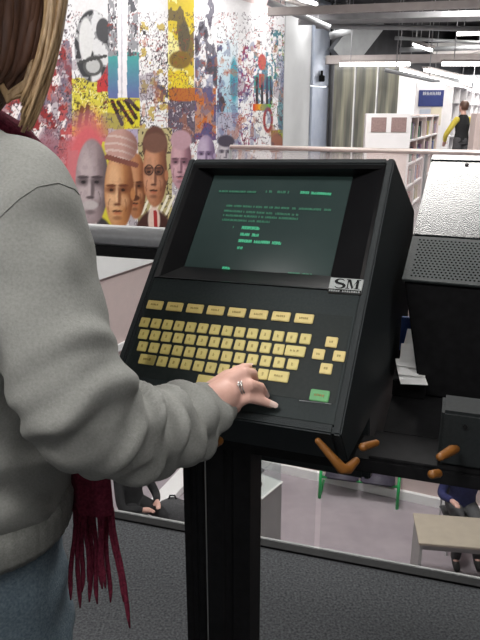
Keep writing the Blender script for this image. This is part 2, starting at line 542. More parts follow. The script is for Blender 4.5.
# ------------------------------------------------------------------ mural (a flat print, painted as a plan on the wall)
def paint():
    t0, t1, z0, z1 = -8.8, 6.5, -.72, 3.72
    step = .0165
    nt_, nz_ = int((t1 - t0) / step), int((z1 - z0) / step)
    T, Z = np.meshgrid(np.linspace(t0, t1, nt_), np.linspace(z0, z1, nz_))
    # drafting grid: a squared-up sketch of the print (x right, y down)
    X3 = MQ.x + MD.x * T
    Y3 = MQ.y + MD.y * T
    Z3 = Z - EYE
    D = Y3 * CP - Z3 * SP
    x = 240 + F_PX * X3 / D
    y = 320 - F_PX * (Y3 * SP + Z3 * CP) / D
    C = np.zeros(x.shape + (3,))
    C[:] = (.80, .79, .80)
    sd = [0]

    def nz(fx, fy, seed=None):
        sd[0] += 1
        r = np.random.default_rng(sd[0] * 13 + 5)
        out = np.zeros_like(x)
        for o_ in range(3):
            g = r.random((64, 64))
            u, v = x / fx * 2 ** o_, y / fy * 2 ** o_
            iu, iv = np.floor(u).astype(int), np.floor(v).astype(int)
            fu, fv = u - iu, v - iv
            fu, fv = fu * fu * (3 - 2 * fu), fv * fv * (3 - 2 * fv)
            G = lambda a_, b_: g[a_ % 64, b_ % 64]
            out += (G(iu, iv) * (1 - fu) * (1 - fv) + G(iu + 1, iv) * fu * (1 - fv) + G(iu, iv + 1) * (1 - fu) * fv + G(iu + 1, iv + 1) * fu * fv) / 2 ** o_
        return out / 1.75

    def fill(mask, c, a_=1):
        m_ = np.clip(mask.astype(float), 0, 1)[..., None] * a_
        C[:] = C * (1 - m_) + np.array(c) * m_

    def rect(xa, xb, ya, yb):
        return (x > xa) & (x < xb) & (y > ya) & (y < yb)

    def ell(cx, cy, rx, ry, soft=.15):
        d_ = np.sqrt(((x - cx) / rx) ** 2 + ((y - cy) / ry) ** 2)
        return np.clip((1 - d_) / soft + .5, 0, 1)

    def line(x0, y0, xa, ya, w):
        dx, dy = xa - x0, ya - y0
        t = np.clip(((x - x0) * dx + (y - y0) * dy) / (dx * dx + dy * dy), 0, 1)
        return np.hypot(x - x0 - t * dx, y - y0 - t * dy) < w

    def squig(mask, fx, fy, c, lo=.47, hi=.53):
        n_ = nz(fx, fy)
        fill(mask & (n_ > lo) & (n_ < hi), c)

    everywhere = x > -1e9
    # left collage
    L = x < 72
    n1, n2 = nz(9, 14), nz(7, 9)
    fill(L & (y > 45), (.50, .36, .38))
    fill(L & (n1 > .55) & (y > 40), (.42, .10, .10))
    fill(L & (n1 < .40) & (y > 40), (.34, .30, .36))
    fill(L & (n2 > .60), (.82, .78, .78))
    fill(L & (n2 < .36) & (y > 60), (.55, .22, .20))
    squig(L, 5, 8, (.15, .12, .14), .475, .515)
    fill(rect(60, 78, 110, 135) & (n1 > .45), (.6, .2, .2))
    fill(rect(-60, 80, 140, 240), (.52, .30, .33), .6)
    fill(ell(48, 165, 14, 35, .3), (.55, .24, .27), .7)
    # yellow doodle field
    Y = rect(72, 108, 78, 137)
    fill(Y, (.72, .66, .16))
    squig(Y, 6, 7, (.20, .16, .05), .46, .52)
    squig(Y, 4, 6, (.85, .82, .5), .55, .6)
    fill(line(82, 108, 79, 126, 2) | line(88, 106, 86, 124, 2), (.2, .13, .03))
    fill(rect(97, 108, 64, 92), (.62, .12, .12))
    # round black and white photograph
    cir = ell(92, 46, 17.5, 36, .05)
    fill(cir, (.45, .45, .46))
    ng = nz(8, 12)
    fill(cir * (ng > .53), (.75, .75, .76))
    fill(cir * (ng < .42), (.12, .12, .13))
    fill(ell(86, 40, 7, 22, .1), (.75, .75, .75))
    fill(ell(103, 30, 7, 12, .1), (.16, .16, .17))
    fill(ell(93, 66, 10, 10, .1), (.2, .2, .2))
    fill(ell(93, 66, 7, 7, .1), (.6, .6, .6))
    fill(line(80, 62, 106, 56, 1.6), (.15, .15, .15))
    # teal panel with a pale column
    T_ = rect(108, 139, 52, 99)
    gy = np.clip((y - 55) / 42, 0, 1)[..., None]
    tm = T_[..., None]
    C[:] = np.where(tm, (1 - gy) * np.array((.16, .48, .46)) + gy * np.array((.24, .27, .48)), C)
    for xa, xb in ((108, 117), (128, 138)):
        q = rect(xa, xb, -40, 56)
        ne = nz(4, 9)
        fill(q & (ne > .5), (.42, .42, .44))
        fill(q & (ne < .43), (.2, .2, .22))
    fill(rect(118, 127, -60, 98), (.86, .84, .86))
    fill(rect(121, 122.5, -60, 98), (.68, .66, .70))
    # yellow square with bold slashes
    fill(rect(108, 140, 98, 129), (.74, .68, .10))
    for q in ((112, 101, 122, 124), (118, 102, 132, 123), (126, 101, 136, 118), (129, 100, 138, 110)):
        fill(line(*q, 1.9), (.10, .06, .04))
    fill(rect(118, 141, 129, 150), (.55, .50, .62))
    # line drawing strip
    W = rect(140, 169, 22, 130)
    fill(W, (.84, .83, .83))
    squig(W, 6, 8, (.12, .11, .12), .46, .505)
    squig(W, 4, 5, (.35, .25, .28), .56, .585)
    fill(W & (nz(9, 9) > .66), (.65, .55, .25))
    fill(rect(156, 168, 85, 104) & (nz(3, 4) > .5), (.2, .18, .2))
    # yellow figure strip
    G = rect(168, 194, -30, 100)
    fill(G, (.72, .60, .08))
    nf = nz(9, 15)
    fill(G & (nf > .57), (.30, .24, .10))
    fill(G & (nf < .36), (.84, .80, .45))
    fill(ell(184, 38, 6, 16, .2), (.22, .19, .12))
    fill(ell(180, 60, 11, 9, .2), (.34, .24, .05))
    fill(ell(180, 80, 9, 10, .2), (.78, .66, .05))
    fill(rect(169, 195, 88, 101), (.55, .25, .06))
    Dk = rect(168, 196, 101, 143)
    fill(Dk, (.24, .20, .25))
    squig(Dk, 5, 6, (.66, .62, .66), .48, .52)
    # grey figure, orange bits
    q = rect(195, 217, -10, 90)
    nq = nz(7, 16)
    fill(q & (nq > .47), (.28, .27, .31))
    fill(q & (nq > .58), (.14, .13, .16))
    fill(rect(195, 216, 88, 140), (.55, .36, .28))
    fill(rect(195, 216, 88, 140) & (nz(5, 9) > .52), (.62, .26, .06))
    fill(rect(195, 216, 88, 140) & (nz(5, 9) > .57), (.25, .18, .32))
    # pale sky strip
    q = rect(217, 238, 20, 118)
    gy = np.clip((y - 30) / 70, 0, 1)[..., None]
    C[:] = np.where(q[..., None], (1 - gy) * np.array((.84, .85, .86)) + gy * np.array((.45, .60, .68)), C)
    fill(rect(217, 222, 45, 118) & (nz(4, 9) > .45), (.2, .18, .26))
    fill(ell(234, 80, 4, 22, .3), (.12, .42, .5))
    fill(rect(217, 238, 112, 143), (.52, .52, .6))
    fill(ell(222, 104, 3, 8, .1), (.12, .1, .12))
    # red and violet squiggle strip
    q = rect(238, 256, 45, 145)
    squig(q, 6, 8, (.42, .10, .22), .44, .52)
    squig(q, 5, 7, (.22, .18, .42), .56, .62)
    # brushes in a striped mug
    q = rect(254, 273, 52, 105)
    fill(q & (nz(3, 6) > .5), (.22, .38, .45))
    fill(ell(262, 62, 4, 8, .1), (.62, .14, .16))
    fill(rect(254, 272, 76, 90), (.10, .42, .38))
    fill(rect(259, 264, 74, 88), (.6, .14, .12))
    for xx in (257, 262, 267, 271):
        fill(line(xx, 78, xx, 104, 1.3), (.08, .07, .09))
    hue = np.clip((x - 253) / 18, 0, 1)[..., None]
    mug = rect(253, 271, 104, 111)
    rb = np.where(hue < .5, np.array((.7, .12, .06)) * (1 - 2 * hue) + np.array((.75, .62, .05)) * 2 * hue,
                  np.array((.75, .62, .05)) * (2 - 2 * hue) + np.array((.08, .5, .2)) * (2 * hue - 1))
    C[:] = np.where(mug[..., None], rb, C)
    fill(rect(253, 270, 111, 136), (.8, .79, .78))
    fill(ell(268, 120, 5, 13, .15), (.45, .12, .12))
    fill(ell(268, 120, 2.6, 9, .15), (.75, .76, .76))
    q = rect(271, 286, 30, 145)
    squig(q, 5, 14, (.12, .3, .34), .44, .52)
    squig(q, 4, 10, (.4, .5, .25), .55, .6)
    fill(ell(281, 112, 3, 24, .2), (.18, .34, .38), .8)
    fill(rect(271, 284, 130, 140), (.45, .48, .12))
    fill(ell(277, 142, 6, 9, .2), (.28, .15, .09))
    # crowded pen-and-ink detail over everything above the heads
    up = (x < 286) & (y > 12) & ~cir.astype(bool) & ~rect(118, 127, -60, 98) & ~rect(108, 139, 56, 99)
    for fx, fy, lo, hi, c_, a_ in ((5.5, 7, .482, .508, (.10, .08, .10), .8), (8, 12, .485, .505, (.16, .10, .14), .8), (10, 7, .60, .625, (.45, .12, .10), .7)):
        n_ = nz(fx, fy)
        fill(up & (n_ > lo) & (n_ < hi), c_, a_)
    big = nz(22, 30)
    fill(up & (y > 60) & (big > .62), (.30, .24, .30), .45)
    fill(up & (y > 40) & (x > 195) & (nz(6, 12) > .63), (.16, .20, .36), .45)
    fill(up & (y > 40) & (x > 140) & (nz(6, 12) > .68), (.55, .26, .14), .45)
    # the row of heads
    fill(ell(88, 175, 24, 60, .5), (.70, .25, .27))
    fill(rect(68, 78, 150, 240), (.62, .32, .34), .6)
    fill(rect(102, 114, 142, 232), (.72, .66, .14))
    fill(rect(138, 172, 128, 240), (.60, .54, .34))
    squig(rect(138, 172, 128, 240), 5, 6, (.16, .13, .10), .44, .52)
    for kx in range(142, 172, 6):
        fill(line(kx, 214, kx + 8, 196, 1.2), (.85, .82, .72))

    def face(cx, cy, rx, ry, base, dark, light, look=1):
        f_ = ell(cx, cy, rx, ry, .08)
        f_ = np.clip(f_ * np.clip(1.5 - np.clip((y - cy) / ry, 0, 1) ** 3 * np.abs(x - cx) / rx * 1.3, 0, 1), 0, 1)
        fill(f_, base)
        fill(ell(cx - look * rx * .35, cy - ry * .05, rx * .55, ry * .85, .9) * f_, light, .75)
        fill(np.clip((look * (x - cx) / rx - .25) * 1.6, 0, 1) * f_, dark, .75)
        ex = cx - look * rx * .12
        for sg in (-1, 1):
            fill(ell(ex + sg * rx * .42, cy - ry * .02, rx * .36, ry * .10, .9) * f_, dark, .75)
            fill(ell(ex + sg * rx * .42, cy - ry * .115, rx * .36, ry * .035, .5) * f_, dark, .9)
            fill(ell(ex + sg * rx * .40, cy + ry * .0, rx * .14, ry * .035, .4) * f_, tuple(q * .4 for q in dark))
            fill(ell(ex + sg * rx * .5, cy + ry * .28, rx * .28, ry * .14, .9) * f_, light, .5)
        fill(ell(ex + look * rx * .14, cy + ry * .18, rx * .13, ry * .20, .8) * f_, dark, .7)
        fill(ell(ex - look * rx * .04, cy + ry * .16, rx * .09, ry * .22, .8) * f_, light, .8)
        fill(ell(ex, cy + ry * .36, rx * .24, ry * .035, .6) * f_, dark, .85)
        fill(ell(ex, cy + ry * .53, rx * .36, ry * .03, .4) * f_, tuple(q * .6 for q in dark), .9)
        fill(ell(ex, cy + ry * .585, rx * .28, ry * .035, .5) * f_, tuple(.5 * p + .5 * q for p, q in zip(base, (.6, .15, .12))), .6)
        fill(ell(ex, cy + ry * .70, rx * .3, ry * .05, .9) * f_, dark, .5)
        for sg in (-1, 1):
            fill(np.abs(np.hypot((x - ex) / (rx * .62), (y - cy - ry * .42) / (ry * .34)) - 1) * rx < .9 * (sg * (x - ex) > rx * .42) * (y > cy + ry * .22) * (y < cy + ry * .55), dark, .35)
        fill(ell(cx + look * rx * .95, cy + ry * .10, rx * .16, ry * .16, .3), base)
        fill(f_ * (nz(5, 7) > .60), dark, .10)

    # bodies first
    fill(ell(95, 240, 19, 24, .1), (.13, .12, .13))
    fill(ell(93, 228, 4, 10, .2), (.8, .78, .76))
    fill(ell(154, 244, 21, 34, .1), (.16, .09, .08))
    fill(ell(154, 220, 6, 14, .2), (.78, .66, .6))
    fill(line(155, 212, 156, 232, 1.8), (.5, .1, .1))
    face(92, 182, 16.5, 43, (.44, .37, .38), (.15, .12, .13), (.62, .55, .56))
    fill(ell(90, 205, 8, 4.5, .3), (.60, .56, .56))
    face(136, 186, 10, 33, (.50, .27, .15), (.18, .08, .05), (.68, .45, .3))
    fill(ell(134, 198, 6, 3, .3), (.2, .1, .06))
    face(119, 190, 14.5, 40, (.58, .34, .18), (.24, .10, .06), (.82, .60, .42))
    fill(ell(121, 146, 16.5, 17, .08), (.62, .44, .40))
    for k_ in range(4):
        fill(ell(121, 146, 16.5, 17, .08) * (np.abs(y - (137 + 7 * k_) - (x - 121) * .22 - ((x - 121) / 12) ** 2 * 2) < 1.1), (.72, .62, .58), .8)
    fill(np.clip((x - 122) / 14, 0, 1) * ell(121, 146, 16.5, 17, .08), (.28, .15, .13), .7)
    fill(line(107, 157, 136, 165, 2.6), (.34, .17, .14))
    fill(ell(155, 146, 12.5, 20, .1), (.24, .13, .10))
    face(155, 172, 12, 35, (.52, .29, .18), (.17, .08, .06), (.72, .47, .34))
    fill(ell(155, 143, 12, 10, .2), (.30, .18, .14))
    for sg in (-1, 1):
        e_ = ell(154 + sg * 5, 170, 4.6, 5.5, .12)
        fill(np.clip(e_ - ell(154 + sg * 5, 170, 3.6, 4.3, .12), 0, 1), (.08, .05, .05))
    face(181, 162, 10.5, 28, (.52, .34, .38), (.22, .12, .16), (.70, .52, .55))
    fill(ell(181, 140, 10.5, 10, .2), (.58, .42, .46))
    face(206, 154, 9, 19, (.48, .40, .52), (.20, .14, .24), (.64, .56, .66))
    face(226, 152, 8, 15, (.50, .48, .52), (.16, .14, .18), (.66, .62, .64))
    fill(ell(226, 141, 8.5, 6, .2), (.15, .13, .17))
    # columns of pictures further left along the wall
    far_ = T < -2.75
    ncol = np.floor((T + 8.8) / .62).astype(int)
    cp = [((.62, .58, .16), (.16, .12, .08)), ((.46, .22, .22), (.75, .72, .70)), ((.22, .34, .46), (.70, .72, .74)), ((.80, .79, .78), (.14, .13, .14)),
          ((.30, .24, .32), (.66, .60, .58)), ((.62, .34, .12), (.18, .12, .12)), ((.20, .42, .36), (.76, .74, .66))]
    na, nb_ = nz(7, 11), nz(5, 6)
    for ci in range(10):
        for band in range(4):
            bm_ = far_ & (ncol == ci) & (np.floor((Z + .72) / (.85 + .12 * (ci % 3))).astype(int) == band)
            A_, B_ = cp[(ci * 3 + band * 2) % 7]
            fill(bm_, A_)
            fill(bm_ & (na > .52), B_)
            fill(bm_ & (nb_ > .485) & (nb_ < .51), (.08, .07, .08))
    C[:] = .86 * np.clip(C / .86, 0, 1.1) ** 1.55
    # fine print grain
    C[:] = C * (.92 + .16 * nz(1.6, 1.6)[..., None])
    # mesh
    vs = np.zeros(x.shape + (3,))
    vs[..., 0] = T
    vs[..., 2] = Z
    idx = np.arange(nt_ * nz_).reshape(nz_, nt_)
    fs = np.stack([idx[:-1, :-1], idx[:-1, 1:], idx[1:, 1:], idx[1:, :-1]], -1).reshape(-1, 4)
    me = bpy.data.meshes.new('mural')
    me.vertices.add(nt_ * nz_)
    me.vertices.foreach_set('co', vs.reshape(-1))
    me.loops.add(fs.size)
    me.loops.foreach_set('vertex_index', fs.reshape(-1))
    me.polygons.add(len(fs))
    me.polygons.foreach_set('loop_start', np.arange(0, fs.size, 4))
    me.polygons.foreach_set('loop_total', np.full(len(fs), 4))
    me.update(calc_edges=True)
    ca = me.color_attributes.new('print', 'FLOAT_COLOR', 'POINT')
    ca.data.foreach_set('color', np.concatenate([np.clip(C, 0, 1), np.ones(x.shape + (1,))], -1).reshape(-1))
    m = bpy.data.materials.new('printed_collage')
    m.use_nodes = True
    at_ = m.node_tree.nodes.new('ShaderNodeVertexColor')
    at_.layer_name = 'print'
    m.node_tree.links.new(at_.outputs['Color'], m.node_tree.nodes['Principled BSDF'].inputs['Base Color'])
    m.node_tree.nodes['Principled BSDF'].inputs['Roughness'].default_value = .55
    m.node_tree.nodes['Principled BSDF'].inputs['Specular IOR Level'].default_value = .25
    ob = link('mural', me, m)
    ob.location = mur(0, 0, 0)
    ob.rotation_euler = (0, 0, math.atan2(MD.y, MD.x))
    tag(ob, 'huge colourful collage mural with a row of painted heads on the far wall', 'mural')
    bk = MB().box((t0, .004, z0), (t1, .024, z1)).build('backing_board', M['white'], ob)
    return ob


paint()

# track lights over the mural
tr = thing('mural_light_track', 'light track with white tubes along the top of the mural', 'light', mur(0, 3.83, .55))
tr.rotation_euler = (0, 0, math.atan2(MD.y, MD.x))
MB().tube([(-8, 0, 0), (6.6, 0, 0)], .05, 12).build('track', M['beam'], tr, smooth=True)
for k in range(9):
    x0 = -7.8 + 1.6 * k
    MB().tube([(x0, -.28, .02), (x0 + 1.45, -.28, .02)], .04, 10).build('tube_lamp', M['tube'], tr)
for k in range(7):
    p = mur(-6.5 + 2.35 * k, 3.75, 1.0)
    q = mur(-6.5 + 2.35 * k, 1.6, 0)
    area('mural_washer', p, q, .3, 33, (1, .98, .96), 2.2).rotation_euler.rotate_axis('Z', 0)

# ------------------------------------------------------------------ the terminal
O_ = Vector((-.14101532, .92807164, 1.20414434))
KU = Vector((.92425261, -.38083907, .02680876))
KV = Vector((.24746753, .65108492, .71752927))
KW = KU.cross(KV)
KM = Matrix((KU, KV, KW)).transposed().to_4x4()
KM.translation = O_


def K(u, v, w=0):
    return KM @ Vector((u, v, w))


def kiosk_uv(x, y, w=0):
    """where the sight line through x, y meets the key plane raised by w"""
    r = at(x, y, 1) - EYEV
    o = K(0, 0, w)
    t = (o - EYEV).dot(KW) / r.dot(KW)
    q = EYEV + r * t - O_
    return q.dot(KU), q.dot(KV)


UL, UR, VB, VT = -.0225, .319, -.1245, .3085
term = thing('computer_terminal', 'black computer terminal with green text screen and yellow keys under the hand', 'computer terminal')
term.matrix_world = KM
prof = [(VB, 0), (VT, 0), (.395, -.245), (.09, -.50), (-.11, -.26), (-.043, -.167), (-.137, -.07)]


def kf(p, q, t):
    return (t, p, q)


mb = MB()
mb.prism(prof, UL, UL + .011, kf)
mb.prism(prof, UR - .011, UR, kf)
th = .01


def skin_strip(a, b):
    a, b = Vector(a), Vector(b)
    d = (b - a).normalized()
    n = Vector((d.y, -d.x)) * th
    mb.prism([a, b, b + n, a + n], UL + .011, UR - .011, kf)


for i in range(1, len(prof) - 1):
    skin_strip(prof[i], prof[i + 1])
skin_strip(prof[-1], prof[0])
mb.box((UL + .011, VT - .010, -.03), (UR - .011, VT, 0))
mb.box((UL + .011, VB, -.03), (UR - .011, VB + .012, -.0005))
mb.build('housing', M['slate'], term, bevel=.0022)
# screen recess
SW = -.030
c_tl, c_tr = kiosk_uv(211, 174, SW), kiosk_uv(352.5, 178, SW)
c_bl, c_br = kiosk_uv(187.5, 268.5, SW), kiosk_uv(331.5, 275.5, SW)
s0, s1 = (c_tl[0] + c_bl[0]) / 2, (c_tr[0] + c_br[0]) / 2
t0_, t1_ = (c_bl[1] + c_br[1]) / 2, (c_tl[1] + c_tr[1]) / 2
bi = (UL + .0112, UR - .0112, .0785, VT - .0103)      # mouth of the recess
mb = MB()
fr = [(bi[0], bi[2]), (bi[1], bi[2]), (bi[1], bi[3]), (bi[0], bi[3])]
mid = [(bi[0] + .006, bi[2] + .004), (bi[1] - .006, bi[2] + .004), (bi[1] - .006, bi[3] - .004), (bi[0] + .006, bi[3] - .004)]
inn = [(s0, t0_), (s1, t0_), (s1, t1_), (s0, t1_)]
vs = [(u, v, -.0015) for u, v in fr] + [(u, v, -.006) for u, v in mid] + [(u, v, SW + .002) for u, v in inn] + [(u, v, SW - .004) for u, v in inn]
mb.add(vs, [(k * 4 + i, k * 4 + (i + 1) % 4, k * 4 + 4 + (i + 1) % 4, k * 4 + 4 + i) for k in range(3) for i in range(4)])
mb.build('screen_bezel', M['bezel'], term)
# tube face, gently domed
mb = MB()
N = 16
vs = []
for j in range(N + 1):
    for i in range(N + 1):
        a_, b_ = i / N * 2 - 1, j / N * 2 - 1
        vs.append((s0 + (s1 - s0) * i / N, t0_ + (t1_ - t0_) * j / N, SW - .0005 + .004 * (1 - a_ * a_) * (1 - b_ * b_)))
mb.add(vs, [(j * (N + 1) + i, j * (N + 1) + i + 1, (j + 1) * (N + 1) + i + 1, (j + 1) * (N + 1) + i) for j in range(N) for i in range(N)])
scr = mb.build('screen', M['crt'], term, smooth=True)


def glyphs(mb, u0, v0, u1, v1, h, w, mi=0, cw=None, gap=.28, words=None):
    """a line of illegible little characters from (u0,v0) to (u1,v1)"""
    L = math.hypot(u1 - u0, v1 - v0)
    cw = cw or h * .62
    n = max(1, int(L / cw))
    k = 0
    rnd = random.Random(int(u0 * 1e5) ^ int(v0 * 1e5))
    for i in range(n):
        if words:
            if i in words:
                continue
        elif rnd.random() < .14:
            continue
        f = i / n
        cu, cv = u0 + (u1 - u0) * f, v0 + (v1 - v0) * f
        ww = cw * (1 - gap)
        st = ww * .34
        kind = rnd.randrange(4)
        if kind != 3:
            mb.box((cu, cv, w), (cu + st, cv + h, w + .0003), mi)
        if kind != 1:
            mb.box((cu + ww - st, cv, w), (cu + ww, cv + h, w + .0003), mi)
        if kind in (0, 3):
            mb.box((cu, cv + h - st, w), (cu + ww, cv + h, w + .0003), mi)
        if kind in (1, 3):
            mb.box((cu, cv, w), (cu + ww, cv + st, w + .0003), mi)
        mb.box((cu, cv + h * .42, w), (cu + ww, cv + h * .42 + st, w + .0003), mi)


TW = SW + .0042


def tline(mb, x0, y0, x1, y1, h, mi, **kw):
    a_, b_ = kiosk_uv(x0, y0, TW), kiosk_uv(x1, y1, TW)
    glyphs(mb, a_[0], a_[1], b_[0], b_[1], h, TW, mi, **kw)


mb = MB()
tline(mb, 219, 192, 256, 193, .0036, 1)
tline(mb, 264, 192.5, 289, 193.5, .0045, 1)
tline(mb, 300, 193.5, 331, 195.5, .0046, 0, gap=.1)
tline(mb, 225, 206.5, 331, 211, .0036, 1)
tline(mb, 224, 211.5, 300, 216, .0036, 1)
tline(mb, 223, 216, 298, 220, .0036, 1)
tline(mb, 222, 220.5, 270, 223, .0036, 1)
tline(mb, 231, 228, 234, 228, .0036, 1)
tline(mb, 241.5, 229, 259.5, 230, .0055, 0, gap=.06, cw=.0036, words=[99])
tline(mb, 240, 235.5, 258.5, 236.8, .0052, 0, gap=.06, cw=.0036, words=[4])
tline(mb, 238, 242, 281, 244.8, .0052, 0, gap=.06, cw=.0036, words=[6, 14])
tline(mb, 237, 249, 243, 249.4, .0048, 0, gap=.06, cw=.0036, words=[99])
tline(mb, 222, 269, 230, 269.6, .0044, 0, gap=.0, cw=.0036, words=[99])
tline(mb, 288, 273.4, 312, 275, .0022, 1)
mb.build('screen_text', [M['crttext'], M['crtdim']], scr)

# key plate
mb = MB()
mb.box((UL + .0112, VB + .0125, -.02), (UR - .0112, .0783, -.0028))
plate = mb.build('key_panel', M['plate'], term, bevel=.001)
mb = MB()
mb.box((UL + .017, -.0845, -.0028), (.3035, .0405, -.0022))
mb.build('key_overlay', M['overlay'], plate, bevel=.0002)


def key(name, u, v, w, h, m, leg=.45, wd=3):
    mb = MB()
    lo, hi = (u - w / 2, v - h / 2, -.0022), (u + w / 2, v + h / 2, .0004)
    mb.box(lo, hi)
    k = MB()
    k.v, k.f, k.mi = mb.v, mb.f, mb.mi
    me = k.mesh(name)
    bm = bmesh.new()
    bm.from_mesh(me)
    bmesh.ops.bevel(bm, geom=[e for e in bm.edges if e.calc_face_angle(0) > 1], offset=.0008, segments=2, affect='EDGES')
    bm.to_mesh(me)
    bm.free()
    ob = link(name, me, [m], plate)
    q = MB()
    if wd == 1:
        glyphs(q, u - .0016, v - .0022, u + .0018, v - .0022, .0046, .0004, cw=.0034, words=[99])
    else:
        glyphs(q, u - w * leg / 2, v - .0014, u + w * leg / 2, v - .0014, .003, .0004, cw=w * leg / wd, words=[99])
    k2 = len(me.vertices)
    # legend is printed on the key: same mesh, second material
    bm = bmesh.new()
    bm.from_mesh(me)
    vv = [bm.verts.new(p) for p in q.v]
    for f in q.f:
        nf = bm.faces.new([vv[i] for i in f])
        nf.material_index = 1
    bm.to_mesh(me)
    bm.free()
    me.materials.append(M['legend'])
    return ob


KP, RP = .019, .01925
for i in range(14):
    key('key', i * KP, 0, .0148, .0152, M['key'], wd=1)
for i in range(12):
    key('key', (i + .261) * KP, -RP, .0148, .0152, M['key'], wd=1)
cu, cv = kiosk_uv(295, 351)
key('return_key', cu, -RP, .0275, .0152, M['key'], .5, 4)
for i in range(13):
    key('key', (i + .5215) * KP, -2 * RP, .0148, .0152, M['key'], wd=1)
cu, cv = kiosk_uv(146.75, 360)
key('shift_key', cu, -3 * RP, .0255, .0152, M['key'], .45, 4)
for i in range(10):
    if (i + 1.5643) * KP < .213:
        key('key', (i + 1.5643) * KP, -3 * RP, .0148, .0152, M['key'], wd=1)
cu, cv = kiosk_uv(278.75, 375.5)
key('shift_key', cu, -3 * RP, .0275, .0152, M['key'], .45, 4)
cu, cv = kiosk_uv(197.5, 377.5)
key('space_bar', cu + .04, -4 * RP, .08, .0145, M['key'], .02, 1)
for i in range(8):
    key('function_key', .00708 + i * .0330832, .03015, .0262, .0142, M['keyfn'], .5, 5)
for (x_, y_) in ((331.5, 342), (339, 356), (318.5, 354), (326, 368.5)):
    cu, cv = kiosk_uv(x_, y_)
    key('cursor_key', cu, cv, .0158, .0150, M['keyfn'], .35, 2)
cu, cv = kiosk_uv(319.5, 395.5)
g = key('enter_key', cu, cv, .025, .0155, M['keygreen'], .55, 4)
g['label'] = 'green key'
# silver tube standing in for the highlight on the overlay edge
a_, b_ = kiosk_uv(299, 400), kiosk_uv(331, 403.5)
MB().tube([(a_[0], a_[1], -.0018), (b_[0], b_[1], -.0018)], .0006, 6).build('highlight_strip', M['silver'], plate)
# logo plate
a_, b_ = kiosk_uv(331, 277.5), kiosk_uv(361, 294.5)
lu0, lv1, lu1, lv0 = a_[0], a_[1], b_[0], b_[1]
mb = MB()
mb.box((lu0, lv0, -.0026), (lu1, lv1, .0006))
lg = mb.build('logo_plate', M['logo'], term, bevel=.0003)
mb = MB()
lw, lh = lu1 - lu0, lv1 - lv0
lz = .0006


def lpoly(pts):
    n = len(pts)
    vs = [(lu0 + p * lw, lv0 + q * lh, lz) for p, q in pts] + [(lu0 + p * lw, lv0 + q * lh, lz + .0004) for p, q in pts]
    mb.add(vs, [tuple(range(n, 2 * n))] + [(i, (i + 1) % n, n + (i + 1) % n, n + i) for i in range(n)])


# S: a stroke that swells in the middle
sp = []
for k in range(25):
    t = k / 24
    if t < .5:
        an = R_(20 + 250 * (t / .5))
        sp.append((.315 + .125 * math.cos(an), .77 + .15 * math.sin(an), .012 + .05 * min(1, t * 2.2)))
    else:
        an = R_(90 - 250 * ((t - .5) / .5))
        sp.append((.315 + .14 * math.cos(an), .46 + .16 * math.sin(an), .012 + .05 * min(1, (1 - t) * 2.2)))
for k in range(24):
    (x0, y0, w0), (x1, y1, w1) = sp[k], sp[k + 1]
    dx, dy = x1 - x0, y1 - y0
    l_ = math.hypot(dx, dy) or 1
    nx, ny = -dy / l_, dx / l_
    lpoly([(x0 + nx * w0, y0 + ny * w0 * 1.2), (x1 + nx * w1, y1 + ny * w1 * 1.2), (x1 - nx * w1, y1 - ny * w1 * 1.2), (x0 - nx * w0, y0 - ny * w0 * 1.2)])
# M with serifs
for pts in ([(.50, .30), (.62, .30), (.62, .34), (.50, .34)], [(.54, .30), (.575, .30), (.575, .92), (.54, .92)],
            [(.50, .88), (.61, .88), (.61, .93), (.50, .93)], [(.54, .93), (.63, .93), (.735, .36), (.69, .30)],
            [(.69, .30), (.72, .42), (.82, .93), (.845, .93)], [(.80, .30), (.88, .30), (.88, .93), (.80, .93)],
            [(.76, .30), (.93, .30), (.93, .34), (.76, .34)], [(.80, .88), (.93, .88), (.93, .93), (.80, .93)]):
    lpoly(pts)
lpoly([(0, 0), (1, 0), (1, .23), (0, .23)])
mb.build('logo_letters', M['black'], lg)
mb = MB()
glyphs(mb, lu0 + .03 * lw, lv0 + .04 * lh, lu0 + .97 * lw, lv0 + .04 * lh, .0028, lz + .0004, cw=.0030, words=[5])
mb.build('logo_small_print', M['logo'], lg)

# ------------------------------------------------------------------ second terminal, seen from behind
BD = Vector((.951, -.309, 0)).normalized()
BN = Vector((.309, .951, 0)).normalized()
t2 = thing('computer_terminal', 'terminal turned away, its shiny perforated back towards us at the right edge', 'computer terminal', (.252, .985, 0), math.atan2(BD.y, BD.x) - R_(3.7))
W2 = .335


def tf(p, q, t):
    return (t, p, q)


# local: x along beam, y away from us, z up
ridge, fold, base = (.285, 1.415), (0, 1.252), (.015, .96)
pr = [(0, 1.252), (.285, 1.415), (.60, 1.10), (.58, 1.0595), (.2, 1.0595), (.02, 1.0595)]
mb = MB()
n = len(pr)
vs = []
for s_ in (0, 1):
    for (p, q) in pr:
        inset = .047 * min(1, max(0, (1.25 - q) / .25)) if p < .3 else .012
        vs.append((inset if s_ == 0 else W2 - inset, p, q))
mb.add(vs, [tuple(range(n))[::-1], tuple(range(n, 2 * n))] + [(i, (i + 1) % n, n + (i + 1) % n, n + i) for i in range(n)])
mb.build('housing', M['black'], t2, bevel=.003)
sl = Vector((0, ridge[0] - fold[0], ridge[1] - fold[1]))
L2 = sl.length
sd_ = sl.normalized()
nn = Vector((0, -sd_.z, sd_.y))


def slope_m(off):
    m_ = Matrix((Vector((1, 0, 0)), sd_, nn)).transposed().to_4x4()
    m_.translation = Vector((0, fold[0], fold[1])) + nn * off
    return m_


